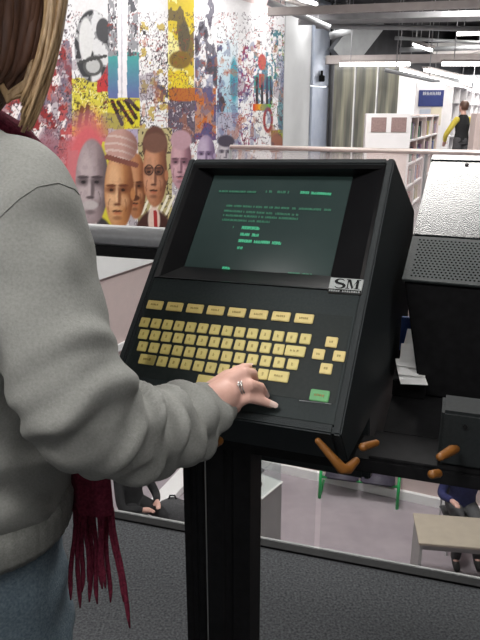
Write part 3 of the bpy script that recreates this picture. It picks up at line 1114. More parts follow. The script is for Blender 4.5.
SM_ = slope_m(.0005)
mb = MB()
mb.box((-.003, .105, 0), (W2 + .003, L2 - .012, .006), 0, SM_)
cv2 = mb.build('rear_cover', M['lacquer'], t2, bevel=.0015)
mb = MB()
mb.box((-.003, L2 - .011, 0), (W2 + .003, L2 + .006, .008), 0, SM_)
mb.build('top_lip', M['lacquer'], t2, bevel=.001)
for u in (.06, .275):
    MB().tube([SM_ @ Vector((u, L2 - .022, .005)), SM_ @ Vector((u, L2 - .022, .0075))], .0035, 10).build('screw', M['black'], cv2)
mb = MB()
mb.box((-.003, -.002, 0), (W2 + .003, .1035, .005), 0, SM_)
vp = mb.build('vent_panel', M['vent'], t2, bevel=.001)
mb = MB()
for j in range(15):
    for i in range(52):
        u = .010 + i * .0061 + (.003 if j % 2 else 0)
        v = .008 + j * .0061
        c0 = [(u + .0018 * math.cos(k * math.pi / 3), v + .0018 * math.sin(k * math.pi / 3)) for k in range(6)]
        mb.add([SM_ @ Vector((p, q, .0052)) for p, q in c0], [(0, 1, 2, 3, 4, 5)])
mb.build('vent_holes', M['hole'], vp)
# its screen face on the far side
a_, b_ = Vector((0, .285, 1.415)), Vector((0, .60, 1.10))
d_ = (b_ - a_).normalized()
n_ = Vector((0, -d_.z, d_.y))
m_ = Matrix((Vector((1, 0, 0)), d_, n_)).transposed().to_4x4()
m_.translation = a_
mb = MB()
mb.box((.025, .02, -.002), (W2 - .025, .25, .003), 0, m_)
bz = mb.build('screen_bezel', M['bezel'], t2, bevel=.001)
MB().box((.055, .04, .003), (W2 - .055, .215, .005), 0, m_).build('screen', M['crt'], bz)
MB().box((.025, .275, -.002), (W2 - .025, .41, .003), 0, m_).build('key_panel', M['plate'], t2, bevel=.001)

# ------------------------------------------------------------------ stand
stand = thing('terminal_stand', 'black twin post stand with crossbeam carrying both terminals', 'stand', (-.03, .895, 0), math.atan2(BD.y, BD.x))


def grooved(mb, x0, x1, y0, y1, z0, z1, g=.005):
    xm, ym = (x0 + x1) / 2, (y0 + y1) / 2
    q = min(.008, (x1 - x0) * .2)
    poly = [(x0, y0), (xm - q, y0), (xm - q * .6, y0 + g), (xm + q * .6, y0 + g), (xm + q, y0), (x1, y0), (x1, y1), (xm + q, y1), (xm + q * .6, y1 - g), (xm - q * .6, y1 - g), (xm - q, y1), (x0, y1)]
    mb.prism(poly, z0, z1, lambda p, q_, t: (p, q_, t))


mb = MB()
grooved(mb, -.054, -.0205, -.02, .02, .012, 1.033)
mb.build('post', M['black'], stand, bevel=.001)
mb = MB()
grooved(mb, -.0125, .057, -.03, .03, .012, 1.033)
mb.build('post', M['black'], stand, bevel=.001)
MB().box((-.25, -.18, 0), (.25, .18, .012)).build('base_plate', M['black'], stand, bevel=.003)
mb = MB()
grooved(mb, .74, .81, -.03, .03, .012, 1.033)
mb.build('post', M['black'], stand, bevel=.001)
MB().box((.56, -.18, 0), (.99, .18, .012)).build('base_plate', M['black'], stand, bevel=.003)
mb = MB()
mb.prism([(-.036, 1.033), (.036, 1.033), (.036, 1.053), (.006, 1.053), (.004, 1.048), (-.004, 1.048), (-.006, 1.053), (-.036, 1.053)], -.06, .85, lambda p, q, t: (t, p, q))
mb.build('crossbeam', M['black'], stand, bevel=.0015)
MB().box((-.0178, -.021, .06), (-.0158, -.012, 1.02)).build('gap_light_strip', M['plinth'], stand)  # pale strip standing in for light showing through the post gap
MB().box((.225, -.034, 1.0535), (.82, .045, 1.058)).build('tray', M['black'], stand, bevel=.001)
MB().box((.235, .045, 1.0535), (.82, .30, 1.058)).build('tray_shelf', M['black'], stand, bevel=.001)


def sloc(p):
    """world to stand coordinates"""
    d = Vector(p) - Vector((-.03, .895, 0))
    return Vector((d.dot(BD), d.dot(BN), d.z))


# orange clamp levers
def lever(pts, r, nm='clamp_lever'):
    mb = MB()
    mb.capsule([sloc(p) for p in pts], r, 12)
    o = mb.build(nm, M['orange'], stand, smooth=True)
    o['label'] = 'orange lever'


lever([at(318, 441, .82), at(332, 457, .82), at(342, 469, .82), at(348, 469, .825), at(356, 461, .84)], [.004, .0055, .0072, .0068, .005])
lever([at(363, 447, .83), at(376, 443, .85)], [.0055, .0045])
lever([at(440, 457, .80), at(452, 450, .83), at(456, 449, .84)], [.005, .0065, .005])
lever([at(432, 474.5, .80), at(438, 473.5, .81)], [.0055, .0055], 'clamp_knob')
lever([at(206, 446, .842), at(213, 442.5, .848), at(219, 441, .853)], [.006, .0085, .006], 'clamp_knob')

# small box on the tray
jb = at(440, 420, .93)
j0 = sloc(at(441, 419, .86))
o = thing('cable_box', 'small charcoal cable box on the stand below the turned terminal', 'box', Vector((-.03, .895, 1.0585)) + BD * j0.x, math.atan2(BD.y, BD.x))
mb = MB()
mb.box((0, -.03, 0), (.20, .028, .042 + .035))
mb.build('box_body', M['blackbox'], o, bevel=.004)
for u in (.03, .17):
    MB().tube([(u, -.0298, .06), (u, -.0325, .06)], .003, 8).build('cover_screw', M['black'], o)

# leaflets between the terminals
for i, (px_, dd, rz, lab) in enumerate(((408, 1.10, .2, 'lowest white leaflet with red print in the pile between the terminals'),
                                        (409.5, 1.125, .05, 'white leaflet in the middle of the pile between the terminals'),
                                        (411, 1.15, -.1, 'topmost curled white leaflet with a red bar between the terminals'))):
    w = at(px_, 398, dd)
    w.z = 1.0905 + .0045 * i
    o = thing('leaflet', lab, 'leaflet', w, math.atan2(BD.y, BD.x) + rz, 'leaflets between the terminals')
    mb = MB()
    vs = []
    for a_ in range(7):
        yy = -.05 + .085 * a_ / 6
        zz = .001 + (.010 + .014 * i) * (a_ / 6) ** 2
        vs += [(-.021, yy, zz), (.021, yy, zz)]
    vs += [(p[0], p[1], p[2] - .001) for p in vs]
    fs = [(2 * k, 2 * k + 1, 2 * k + 3, 2 * k + 2) for k in range(6)] + [(14 + 2 * k, 16 + 2 * k, 17 + 2 * k, 15 + 2 * k) for k in range(6)]
    fs += [(2 * k, 2 * k + 2, 16 + 2 * k, 14 + 2 * k) for k in range(6)] + [(2 * k + 1, 15 + 2 * k, 17 + 2 * k, 2 * k + 3) for k in range(6)] + [(0, 14, 15, 1), (12, 13, 27, 26)]
    mb.add(vs, fs)
    mb.build('sheet', M['paper'], o)
    if i != 1:
        q = MB()
        p3, p4 = vs[6], vs[8]
        q.add([(-.017, p3[1], p3[2] + .0005), (.012, p3[1], p3[2] + .0005), (.012, p4[1], p4[2] + .0005), (-.017, p4[1], p4[2] + .0005)], [(0, 1, 2, 3)])
        q.build('red_print', M['paperred'], o)
w = at(409.5, 398, 1.125)
w.z = 1.0585
o = thing('leaflet_holder', 'low black holder under the white leaflets between the terminals', 'holder', w, math.atan2(BD.y, BD.x))
MB().box((-.026, -.055, 0), (.026, .045, .03)).build('box', M['black'], o, bevel=.002)
MB().box((-.026, .0455, 0), (.026, .049, .045)).build('back_lip', M['black'], o, bevel=.001)
w = at(409, 385, 1.205)
w.z = 1.0585
o = thing('booklet', 'small blue booklet standing behind the white leaflets', 'booklet', w, math.atan2(BD.y, BD.x))
MB().box((-.022, -.004, 0), (.022, .004, .095)).build('cover', M['paperblue'], o, bevel=.001)
MB().box((-.021, -.003, .0005), (.0225, .003, .0945)).build('pages', M['paper'], o)

# ------------------------------------------------------------------ people
def limb(mb, pts, rad):
    """smooth tapered limb through the points"""
    pts = [Vector(p) for p in pts]
    P, Q = [], []
    n = len(pts)
    for i in range(n - 1):
        p0, p1, p2, p3 = pts[max(i - 1, 0)], pts[i], pts[i + 1], pts[min(i + 2, n - 1)]
        for k in range(6):
            t = k / 6
            P.append(.5 * ((2 * p1) + (p2 - p0) * t + (2 * p0 - 5 * p1 + 4 * p2 - p3) * t * t + (3 * p1 - p0 - 3 * p2 + p3) * t ** 3))
            Q.append(rad[i] * (1 - t) + rad[i + 1] * t)
    P.append(pts[-1])
    Q.append(rad[-1])
    mb.capsule(P, Q, 20)


def frame(fx, fy):
    f = Vector((fx, fy, 0)).normalized()
    return f, Vector((f.y, -f.x, 0))      # facing, its right


def head_shape(mb, c, f, r, up=Vector((0, 0, 1)), s=1.0):
    """head with brow, nose, chin, lips and ears"""
    def q(a_, b_, h):
        return c + s * (f * a_ + r * b_ + up * h)
    mb.loft([(q(-.01, 0, -.105), f * .03 * s, r * .03 * s), (q(.02, 0, -.10), f * .055 * s, r * .042 * s), (q(.012, 0, -.06), f * .078 * s, r * .062 * s),
             (q(.002, 0, -.01), f * .092 * s, r * .073 * s), (q(-.004, 0, .04), f * .096 * s, r * .077 * s), (q(-.01, 0, .08), f * .082 * s, r * .066 * s),
             (q(-.012, 0, .105), f * .045 * s, r * .04 * s)], 28)
    mb.capsule([q(.088, 0, .012), q(.105, 0, -.018)], [.009 * s, .014 * s])
    mb.capsule([q(.075, -.02, -.052), q(.082, 0, -.05), q(.075, .02, -.052)], [.007 * s, .010 * s, .007 * s])
    mb.capsule([q(.07, 0, -.088), q(.066, 0, -.095)], [.018 * s, .018 * s])
    for sg in (-1, 1):
        mb.capsule([q(-.008, sg * .076, .02), q(-.004, sg * .08, -.005), q(.002, sg * .075, -.025)], [.012 * s, .012 * s, .008 * s])
        mb.capsule([q(.084, sg * .012, .028), q(.072, sg * .045, .026)], [.009 * s, .008 * s])
        mb.ball(q(.078, sg * .031, .008), .011 * s)


def simple_hand(mb, wr, d, side, up):
    d = d.normalized()
    up = (up - d * up.dot(d)).normalized()
    s_ = d.cross(up) * side
    mb.capsule([wr, wr + d * .035, wr + d * .075], [.024, .032, .034])
    for k, (o_, l_) in enumerate(((.027, .07), (.009, .078), (-.009, .073), (-.026, .058))):
        b_ = wr + d * .08 + s_ * o_
        mb.capsule([b_, b_ + d * l_ * .5 - up * .004, b_ + d * l_ - up * .022], [.0095, .009, .008])
    b_ = wr + d * .03 + s_ * .028
    mb.capsule([b_, b_ + d * .03 + s_ * .022 - up * .006, b_ + d * .055 + s_ * .026 - up * .014], [.012, .011, .009])


def figure(label, J, mats, loc=(0, 0, 0), group=None, sit=False, fingers=True, vx=.012, sleeve=None):
    """small whole figure from a joint dictionary (figure coordinates in metres, z up)"""
    f, r = frame(*J['face'])
    mb = MB()
    hd = Vector(J['head'])
    nk, ch, pv = Vector(J['neck']), Vector(J['chest']), Vector(J['pelvis'])
    head_shape(mb, hd, f, r)
    mb.capsule([hd - Vector((0, 0, .08)) - f * .01, nk], [.05, .056])
    tors = [nk + (ch - nk) * .35, ch, (ch + pv) / 2, pv]
    sec = [(tors[0], r * .13, f * .075), (tors[1], r * .165, f * .11), (tors[2], r * .14, f * .10), (tors[3], r * .16, f * .115)]
    mb.loft(sec, 24)
    tp = MB()
    tp.loft([(nk - Vector((0, 0, .0)), r * .07, f * .065), (tors[0], r * .15, f * .09)] + [(c_, a_ * 1.1, b_ * 1.1) for c_, a_, b_ in sec[1:]] + [(pv - Vector((0, 0, .06)), r * .175, f * .13)], 24)
    tr_ = MB()
    tr_.loft([(pv + Vector((0, 0, .06)), r * .165, f * .12), (pv - Vector((0, 0, .03)), r * .175, f * .13), (pv - Vector((0, 0, .09)), r * .15, f * .12)], 24)
    sh = MB()
    sl_ = MB()
    for sd__, nm in ((-1, 'L'), (1, 'R')):
        s_ = ch + r * sd__ * .18 + Vector((0, 0, .10))
        e_, w_ = Vector(J['elbow' + nm]), Vector(J['wrist' + nm])
        limb(mb, [s_, e_, w_], [.05, .038, .026])
        limb(tp if not sleeve else sl_, [s_, e_, w_ + (e_ - w_) * .1], [.062, .052, .042])
        simple_hand(mb, w_, (w_ - e_), 1 if nm == 'L' else -1, Vector(J.get('palm_up', (0, 0, 1))))
        h_ = pv + r * sd__ * .09
        k_, a_ = Vector(J['knee' + nm]), Vector(J['ankle' + nm])
        limb(mb, [h_, k_, a_], [.08, .055, .036])
        limb(tr_, [h_, k_, a_ + Vector((0, 0, .02))], [.098, .075, .058])
        sh.capsule([a_ - f * .05 - Vector((0, 0, .035)), a_ + f * .07 - Vector((0, 0, .042)), a_ + f * .15 - Vector((0, 0, .05))], [.04, .042, .034])
        limb(mb, [a_, a_ + f * .1 - Vector((0, 0, .045))], [.036, .03])
    body = link('person', voxel(mb, vx, 2), mats['skin'], None, True)
    body.location = loc
    tag(body, label, 'person', group)
    link('top', voxel(tp, vx, 2), mats['top'], body, True)
    if sleeve:
        link('sleeves', voxel(sl_, vx, 2), sleeve, body, True)
    link('trousers', voxel(tr_, vx, 2), mats['legs'], body, True)
    sh.build('shoes', M['shoe'], body, smooth=True)
    hb = MB()
    hb.loft([(hd - f * .04 + Vector((0, 0, -.06)), r * .07, f * .055), (hd - f * .025 + Vector((0, 0, .0)), r * .086, f * .088), (hd - f * .018 + Vector((0, 0, .06)), r * .086, f * .098),
             (hd - f * .012 + Vector((0, 0, .105)), r * .06, f * .075), (hd - f * .01 + Vector((0, 0, .125)), r * .02, f * .03)], 24)
    hb.build('hair', mats['hair'], body, smooth=True)
    return body


# --- the user at the terminal
FD, RD = frame(.72, .69)                # facing and right-hand side
TC = Vector((-.36, .745, 0))            # middle of the trunk


def tp_(r_, f_, z):
    q = TC + RD * r_ + FD * f_
    return Vector((q.x, q.y, z))


headc = at(-66, -8, .71)
shR = at(16, 222, .635)
elR = at(84, 414, .615)
wrR = at(209, 405.5, .83)
shL = tp_(-.17, 0, 1.40)
elL = tp_(-.25, .02, 1.17)
wrL = tp_(-.22, .2, 1.02)

bd_ = MB()
head_shape(bd_, headc, FD, RD, s=.98)
bd_.capsule([headc - Vector((0, 0, .07)) - FD * .012, tp_(.0, .01, 1.48), tp_(.0, -.01, 1.42)], [.052, .055, .07])
bd_.loft([(tp_(0, 0, 1.42), RD * .13, FD * .07), (tp_(0, 0, 1.32), RD * .165, FD * .105), (tp_(0, .01, 1.15), RD * .14, FD * .095), (tp_(0, 0, 1.0), RD * .14, FD * .10), (tp_(0, 0, .88), RD * .138, FD * .10), (tp_(0, 0, .80), RD * .11, FD * .085)], 30)
limb(bd_, [tp_(.10, 0, 1.41), at(16, 225, .65), at(48, 325, .617), at(86, 416, .622), at(128, 432, .675), at(168, 426, .745), at(196, 413, .805), wrR], [.05, .043, .04, .036, .035, .033, .028, .026])
limb(bd_, [shL, elL, wrL], [.044, .036, .024])
simple_hand(bd_, wrL, wrL - elL, -1, Vector((0, 0, 1)))
for sg in (-1, 1):
    limb(bd_, [tp_(sg * .068, 0, .84), tp_(sg * .085, .02, .47), tp_(sg * .095, 0, .09)], [.070, .055, .036])
    limb(bd_, [tp_(sg * .095, 0, .08), tp_(sg * .1, .10, .035)], [.036, .03])


# right hand: joints read off the key plane (u, v) with height w above it
def H(x, y, w):
    u, v = kiosk_uv(x, y, w)
    return K(u, v, w)


wrist = H(214, 402, .052)
limb(bd_, [wrR, wrist, H(222, 397, .048)], [.0255, .0235, .022])
pal = [[H(212, 390.5, .042), H(228, 378, .038)], [H(215, 395, .050), H(231, 380.5, .045)], [H(218, 402, .048), H(234, 390, .042)], [H(222, 411, .042), H(235, 402.5, .035)]]
for (a_, b_), r_ in zip(pal, (.0115, .0118, .0115, .0108)):
    bd_.capsule([wrist.lerp(a_, .5), a_, b_], [.0155, r_ + .002, r_])
for i in range(3):
    bd_.capsule([H(216, 412, .040), H(225, 411, .036), H(234, 405.5, .030)], [.014, .013, .0105])
    bd_.capsule([pal[i][0].lerp(pal[i + 1][0], .5), pal[i][1].lerp(pal[i + 1][1], .5)], [.0125, .0095])
fing = [
    [H(228, 378, .038), H(238.5, 371.5, .034), H(244.5, 368.5, .021), H(248.5, 367.3, .0095)],      # index
    [H(231, 380.5, .045), H(244, 373, .045), H(252, 374, .027), H(254.5, 379.5, .010)],       # middle
    [H(234, 390, .042), H(250, 385, .042), H(260, 388, .024), H(264, 393, .009)],             # ring
    [H(235, 402.5, .035), H(248, 397.5, .034), H(259.5, 400, .021), H(270.5, 404.3, .0085)],  # little
]
frad = [(.0098, .0085, .0076, .006), (.0100, .0088, .0078, .0062), (.0094, .0085, .0075, .006), (.0088, .0076, .0068, .0056)]
for j, rr in zip(fing, frad):
    P_, Q_ = [], []
    for k in range(3):
        for t in (0, .25, .5, .75):
            P_.append(j[k].lerp(j[k + 1], t))
            bul = 1 + (.07 if t == 0 and k else -.03)
            Q_.append((rr[k] * (1 - t) + rr[k + 1] * t) * bul)
    P_.append(j[3])
    Q_.append(rr[3])
    bd_.capsule(P_, Q_, 14)
# thumb leaves the side of the palm near its base and rests on the far side
tb = [H(213, 392, .036), H(219, 384, .022), H(229, 377, .013), H(238, 372.5, .009)]
bd_.capsule(tb, [.0125, .0105, .0092, .0075], 14)

person = link('person', voxel(bd_, .0025, 2), M['skin'], None, True)
tag(person, 'person in grey sweatshirt and jeans reaching a hand to the yellow keys', 'person')

# nails
mb = MB()
for j in fing:
    d_ = (j[3] - j[2]).normalized()
    up_ = (KW - d_ * KW.dot(d_)).normalized()
    sd2 = d_.cross(up_)
    c_ = j[3] + up_ * .0050 + d_ * .0022
    m_ = Matrix((sd2, d_, up_)).transposed().to_4x4()
    m_.translation = c_
    vs = [m_ @ Vector(p) for p in ((-.0042, -.006, -.0012), (-.002, -.0065, .0008), (.002, -.0065, .0008), (.0042, -.006, -.0012), (.004, .004, -.0018), (.002, .0062, -.0002), (-.002, .0062, -.0002), (-.004, .004, -.0018))]
    mb.add(vs, [(0, 1, 6, 7), (1, 2, 5, 6), (2, 3, 4, 5)])
mb.build('fingernails', M['nail'], person, smooth=True)
# ring
c0 = fing[2][0].lerp(fing[2][1], .52)
d_ = (fing[2][1] - fing[2][0]).normalized()
e1 = d_.orthogonal().normalized()
e2 = d_.cross(e1)
mb = MB()
for off in (-.0016, .0016):
    pts = [c0 + d_ * off + .0099 * (math.cos(2 * math.pi * k / 24) * e1 + math.sin(2 * math.pi * k / 24) * e2) for k in range(25)]
    mb.tube(pts, .0009, 8, caps=False)
up_ = (KW - d_ * KW.dot(d_)).normalized()
for k in range(6):
    an = k * math.pi / 3
    mb.ball(c0 + up_ * .0105 + (d_ * math.cos(an) + d_.cross(up_) * math.sin(an)) * .0027, .0012, 0, 8, 6)
mb.ball(c0 + up_ * .0108, .0013, 0, 8, 6)
mb.build('finger_ring', M['ring'], person, smooth=True)

# sweatshirt
sw = MB()
sw.loft([(tp_(0, .0, 1.505), RD * .075, FD * .07), (tp_(0, 0, 1.475), RD * .105, FD * .085), (tp_(.0, 0, 1.43), RD * .165, FD * .105), (tp_(0, 0, 1.37), RD * .185, FD * .125), (tp_(0, 0, 1.27), RD * .185, FD * .135),
         (tp_(0, .005, 1.15), RD * .180, FD * .135), (tp_(0, 0, 1.10), RD * .181, FD * .135), (tp_(0, 0, 1.07), RD * .177, FD * .132), (tp_(0, 0, 1.048), RD * .168, FD * .126)], 48)
arm = [tp_(.075, 0, 1.42), at(8, 200, .655), at(27, 255, .628), at(46, 320, .615), at(66, 372, .61), at(88, 418, .622), at(122, 434, .665), at(164, 430, .74), at(190, 420, .793), at(204, 410.5, .824)]
arad = [.075, .064, .060, .0575, .056, .053, .0495, .0475, .042, .0345]
limb(sw, arm, arad)
limb(sw, [shL, elL, wrL + (elL - wrL) * .05], [.068, .058, .042])
sme = voxel(sw, .006, 6)
# folds: soft rolls where the sleeve bunches up and drapes, along the arm
AP = [Vector(p) for p in arm]
seglen = [0]
for i in range(len(AP) - 1):
    seglen.append(seglen[-1] + (AP[i + 1] - AP[i]).length)
nvec = [v.normal.copy() for v in sme.vertices]
for v, nv in zip(sme.vertices, nvec):
    best = None
    for i in range(len(AP) - 1):
        ab = AP[i + 1] - AP[i]
        t = max(0, min(1, (v.co - AP[i]).dot(ab) / ab.length_squared))
        dd = (v.co - AP[i] - ab * t).length
        if best is None or dd < best[0]:
            best = (dd, seglen[i] + t * ab.length, ab.normalized(), AP[i] + ab * t)
    dd, s_, ax, cc = best
    onarm = max(0, min(1, (.085 - dd) / .02))
    rv = (v.co - cc).normalized()
    ang = rv.dot(Vector((0, 0, 1)))
    ang2 = rv.dot(RD)
    amp = .0
    if onarm > 0:
        fs_ = max(0, min(1, (s_ - seglen[4] + .05) / .10))        # below the elbow: strong folds
        w1 = noise.noise(v.co * 14) * .9
        fold1 = math.sin((s_ * 150 + ang * 2.2 + ang2 * 1.4 + w1 * 2.6))
        fold2 = math.sin((s_ * 95 - ang * 3.0 + w1 * 3))
        amp = onarm * fs_ * (.0050 * fold1 + .0040 * fold2) + onarm * (1 - fs_) * .0034 * math.sin(s_ * 45 + ang2 * 3 + w1 * 4)
    amp += .004 * noise.noise(v.co * 9 + Vector((3, 1, 7))) + .0018 * noise.noise(v.co * 26)
    tz = v.co.z
    if onarm < 1:
        amp += (1 - onarm) * .004 * math.sin(tz * 60 + noise.noise(v.co * 7) * 6)
    v.co += nv * amp
swo = link('sweatshirt', sme, M['sweat'], person, True)
bv = BVHTree.FromPolygons([v.co for v in sme.vertices], [tuple(p.vertices) for p in sme.polygons])


def surf_tube(pix, r, name, m, parent):
    """a raised seam laid on the cloth along the given sight lines"""
    pts = []
    for k in range(len(pix) - 1):
        for t in [i / 8 for i in range(9 if k == len(pix) - 2 else 8)]:
            x_, y_ = pix[k][0] * (1 - t) + pix[k + 1][0] * t, pix[k][1] * (1 - t) + pix[k + 1][1] * t
            d = (at(x_, y_, 1) - EYEV).normalized()
            h = bv.ray_cast(EYEV, d)
            if h[0] is not None and h[3] < 1.0:
                pts.append(h[0] + h[1] * .0003)
    if len(pts) > 2:
        mb = MB()
        mb.tube(pts, r, 8)
        mb.build(name, m, parent, smooth=True)


surf_tube([(-14, 232), (0, 217), (19, 199), (37, 187), (58, 183), (74, 189), (84, 200)], .0006, 'armhole_seam', M['sweat'], swo)
# cuff and waistband in rib knit
mb = MB()
c_a, c_b = at(198, 412.5, .815), at(206, 409.3, .832)
ax = (c_b - c_a).normalized()
e1 = ax.orthogonal().normalized()
e2 = ax.cross(e1)
vs = []
for k, (t, rr) in enumerate(((-.012, .033), (.0, .0345), (.014, .034), (.026, .032), (.030, .030), (.026, .027), (.0, .027))):
    for j in range(72):
        an = 2 * math.pi * j / 72
        q = rr + (.0007 if j % 2 else 0)
        vs.append(c_a + ax * t + q * (math.cos(an) * e1 + math.sin(an) * e2))
mb.add(vs, [(k * 72 + j, k * 72 + (j + 1) % 72, (k + 1) * 72 + (j + 1) % 72, (k + 1) * 72 + j) for k in range(6) for j in range(72)])
mb.build('cuff', M['rib'], swo, smooth=True)
mb = MB()
vs = []
for k, (z, rr) in enumerate(((1.068, .168), (1.056, .175), (1.04, .1735), (1.022, .170), (1.012, .166), (1.02, .16))):
    for j in range(240):
        an = 2 * math.pi * j / 240
        q = rr + (.0009 if j % 4 < 2 else 0)
        vs.append(tp_(math.cos(an) * q, math.sin(an) * q * .76, z))
mb.add(vs, [(k * 240 + j, k * 240 + (j + 1) % 240, (k + 1) * 240 + (j + 1) % 240, (k + 1) * 240 + j) for k in range(5) for j in range(240)])
mb.build('waistband', M['rib'], swo, smooth=True)

# jeans
jn = MB()
jn.loft([(tp_(0, 0, 1.045), RD * .152, FD * .112), (tp_(0, 0, .99), RD * .152, FD * .112), (tp_(0, 0, .93), RD * .152, FD * .115), (tp_(0, 0, .85), RD * .150, FD * .115), (tp_(0, 0, .79), RD * .145, FD * .12), (tp_(0, 0, .76), RD * .12, FD * .09)], 36)
for sg in (-1, 1):
    limb(jn, [tp_(sg * .070, 0, .85), tp_(sg * .078, .012, .65), tp_(sg * .085, .02, .47), tp_(sg * .092, 0, .07)], [.088, .082, .07, .07])
jme = voxel(jn, .009, 3)
for v in jme.vertices:
    v.co += v.normal * (.004 * noise.noise(v.co * 16) + .003 * math.sin(v.co.z * 70 + noise.noise(v.co * 8) * 5))
jo = link('jeans', jme, M['denim'], person, True)
mb = MB()
for sg in (-1, 1):
    a_ = tp_(sg * .097, -.06, .045)
    mb.capsule([tp_(sg * .097, -.05, .045), tp_(sg * .1, .06, .04), tp_(sg * .104, .155, .03)], [.042, .043, .03])
mb.build('shoes', M['shoe'], person, smooth=True)

# scarf with knotted fringe, hanging in front of the chest and below the sleeve
sc = MB()
path = [tp_(.02, .13, 1.44), tp_(.03, .16, 1.36), at(52, 330, .80), at(80, 430, .805), at(91, 480, .815), at(93, 512, .82)]
vs = []
for k, p in enumerate(path):
    sdv = Vector((.98, -.15, 0)).normalized()
    nn_ = Vector((.15, .98, 0)).normalized()
    wv = (.03, .03, .028, .026, .0255, .027)[k]
    for j in range(24):
        an = 2 * math.pi * j / 24
        vs.append(p + sdv * wv * math.cos(an) + nn_ * (.011 + .003 * math.cos(6 * an)) * math.sin(an))
sc.add(vs, [(k * 24 + j, k * 24 + (j + 1) % 24, (k + 1) * 24 + (j + 1) % 24, (k + 1) * 24 + j) for k in range(len(path) - 1) for j in range(24)])
nb = [tp_(.075 * math.cos(t) + 0, .075 * math.sin(t), 1.505 - .012 * math.sin(t)) for t in [i * math.pi / 12 for i in range(25)]]
sc.tube(nb, .02, 16, caps=False)
sc.capsule([nb[5], tp_(.02, .11, 1.47), path[0]], [.02, .022, .026])
sco = sc.build('scarf', M['scarf'], person, smooth=True)
rf = random.Random(4)
for k in range(11):
    t = k / 10
    x0 = 75.5 + 37 * t + rf.uniform(-1, 1)
    d0 = .82 + .006 * rf.uniform(-1, 1)
    y1 = 594 + 9 * math.sin(k * 1.7) + rf.uniform(-6, 6)
    xe = 73 + 47 * t + rf.uniform(-2, 2)
    if k == 10:
        xe, y1 = 131, 628
    if k == 9:
        xe, y1 = 124, 602
    if k == 0:
        xe, y1 = 70, 600
    pts = [at(x0 + (xe - x0) * s_ ** 1.2 + 1.2 * math.sin(s_ * 7 + k), 508 + (y1 - 508) * s_, d0) for s_ in [i / 11 for i in range(12)]]
    mb = MB()
    r_ = .0028
    rads = [r_ * (1 + .12 * (i % 2)) * (1 if i < 10 else .85 if i == 10 else .3) for i in range(12)]
    mb.tube(pts, rads, 8)
    mb.build('tassel', M['scarf'], sco, smooth=True)

# hair: a dark crown and long loose locks falling forward of the shoulder
mb = MB()
def hq(a_, b_, h):
    return headc + FD * a_ + RD * b_ + Vector((0, 0, h))
mb.loft([(hq(-.06, 0, -.09), RD * .05, FD * .035), (hq(-.045, 0, -.06), RD * .08, FD * .06), (hq(-.03, 0, 0), RD * .088, FD * .085), (hq(-.02, 0, .05), RD * .09, FD * .1), (hq(-.014, 0, .10), RD * .065, FD * .08), (hq(-.012, 0, .125), RD * .025, FD * .03)], 32)
rh = random.Random(5)
for k in range(150):
    b_ = rh.uniform(-.02, 1)
    f0 = rh.uniform(-.09, .075)
    top = hq(f0 * .5, .035 + rh.uniform(-.02, .02), .115)
    midp = hq(f0, .088 + rh.uniform(-.004, .010), .02)
    low = hq(f0 * .9 - .01, .084 + rh.uniform(-.01, .012), -.07)
    end = hq(f0 * .7 - .02, .062 + rh.uniform(-.01, .01), -.10 - .03 * rh.random())
    limb(mb, [top, midp, low, end], [.006, .007, .006, .002])
hp = mb.build('hair', M['hairdark'], person, smooth=True)
mb = MB()
rh = random.Random(11)
for k in range(70):
    t = rh.random()
    dd = .70 + .05 * (rh.random() - .5)
    x0 = 42 + 24 * t + rh.uniform(-3, 3)
    x1 = 48 + 14 * t
    x2 = 22 + 10 * t + rh.uniform(-3, 3)
    ye = 95 + 38 * rh.random()
    pts = []
    for s_ in [i / 11 for i in range(12)]:
        xx = (1 - s_) ** 2 * x0 + 2 * s_ * (1 - s_) * (x1 + 12) + s_ * s_ * x2
        pts.append(at(xx, -60 + (ye + 60) * s_, dd))
    pts = [headc + Vector((0, 0, .11)) + (RD * .03 + FD * .03), headc + Vector((.06, -.01, .10))] + pts
    rr = [.004, .0045] + [.0042 * (1 - .7 * s_ ** 2) for s_ in [i / 11 for i in range(12)]]
    mb.tube(pts, rr, 6)
for k in range(10):
    pts = [at(-6 + 3 * rh.random(), 70 + 10 * rh.random(), .70), at(8, 92 + 12 * rh.random(), .70), at(24 + 4 * rh.random(), 80 + 16 * rh.random(), .70), at(34, 50, .70)]
    mb.tube(pts, [.003, .003, .0028, .002], 6)
mb.build('loose_locks', M['hair'], hp, smooth=True)

# ------------------------------------------------------------------ lower hall
# bench
bx = onz(320, 496, LOW)
be = onz(397, 507, LOW)
bdv = (be - bx)
bdv.z = 0
bl = bdv.length
bench = thing('bench', 'two seat bench with purple grey pads and green tube frame in the hall below', 'bench', bx, math.atan2(bdv.y, bdv.x))
for k in range(2):
    x0 = .04 + k * (bl - .08) / 2
    mb = MB()
    mb.box((x0 + .012, .0, .27), (x0 + (bl - .08) / 2 - .012, .42, .345))
    mb.build('seat_pad', M['pad'], bench, bevel=.03, bseg=3, smooth=True)
for x0 in (.0, bl):
    mb = MB()
    mb.tube([(x0, .46, .0), (x0, .44, .30), (x0, .44, .40), (x0, .20, .42), (x0, .0, .40), (x0, -.03, .30), (x0, -.05, .0)], .022, 10)
    mb.tube([(x0, .46, .03), (x0, -.05, .03)], .02, 8)
    mb.build('side_frame', M['green'], bench, smooth=True)
mb = MB()
for y_ in (.1, .34):
    MB().tube([(0, y_, .25), (bl, y_, .25)], .02, 8).build('seat_rail', M['green'], bench, smooth=True)

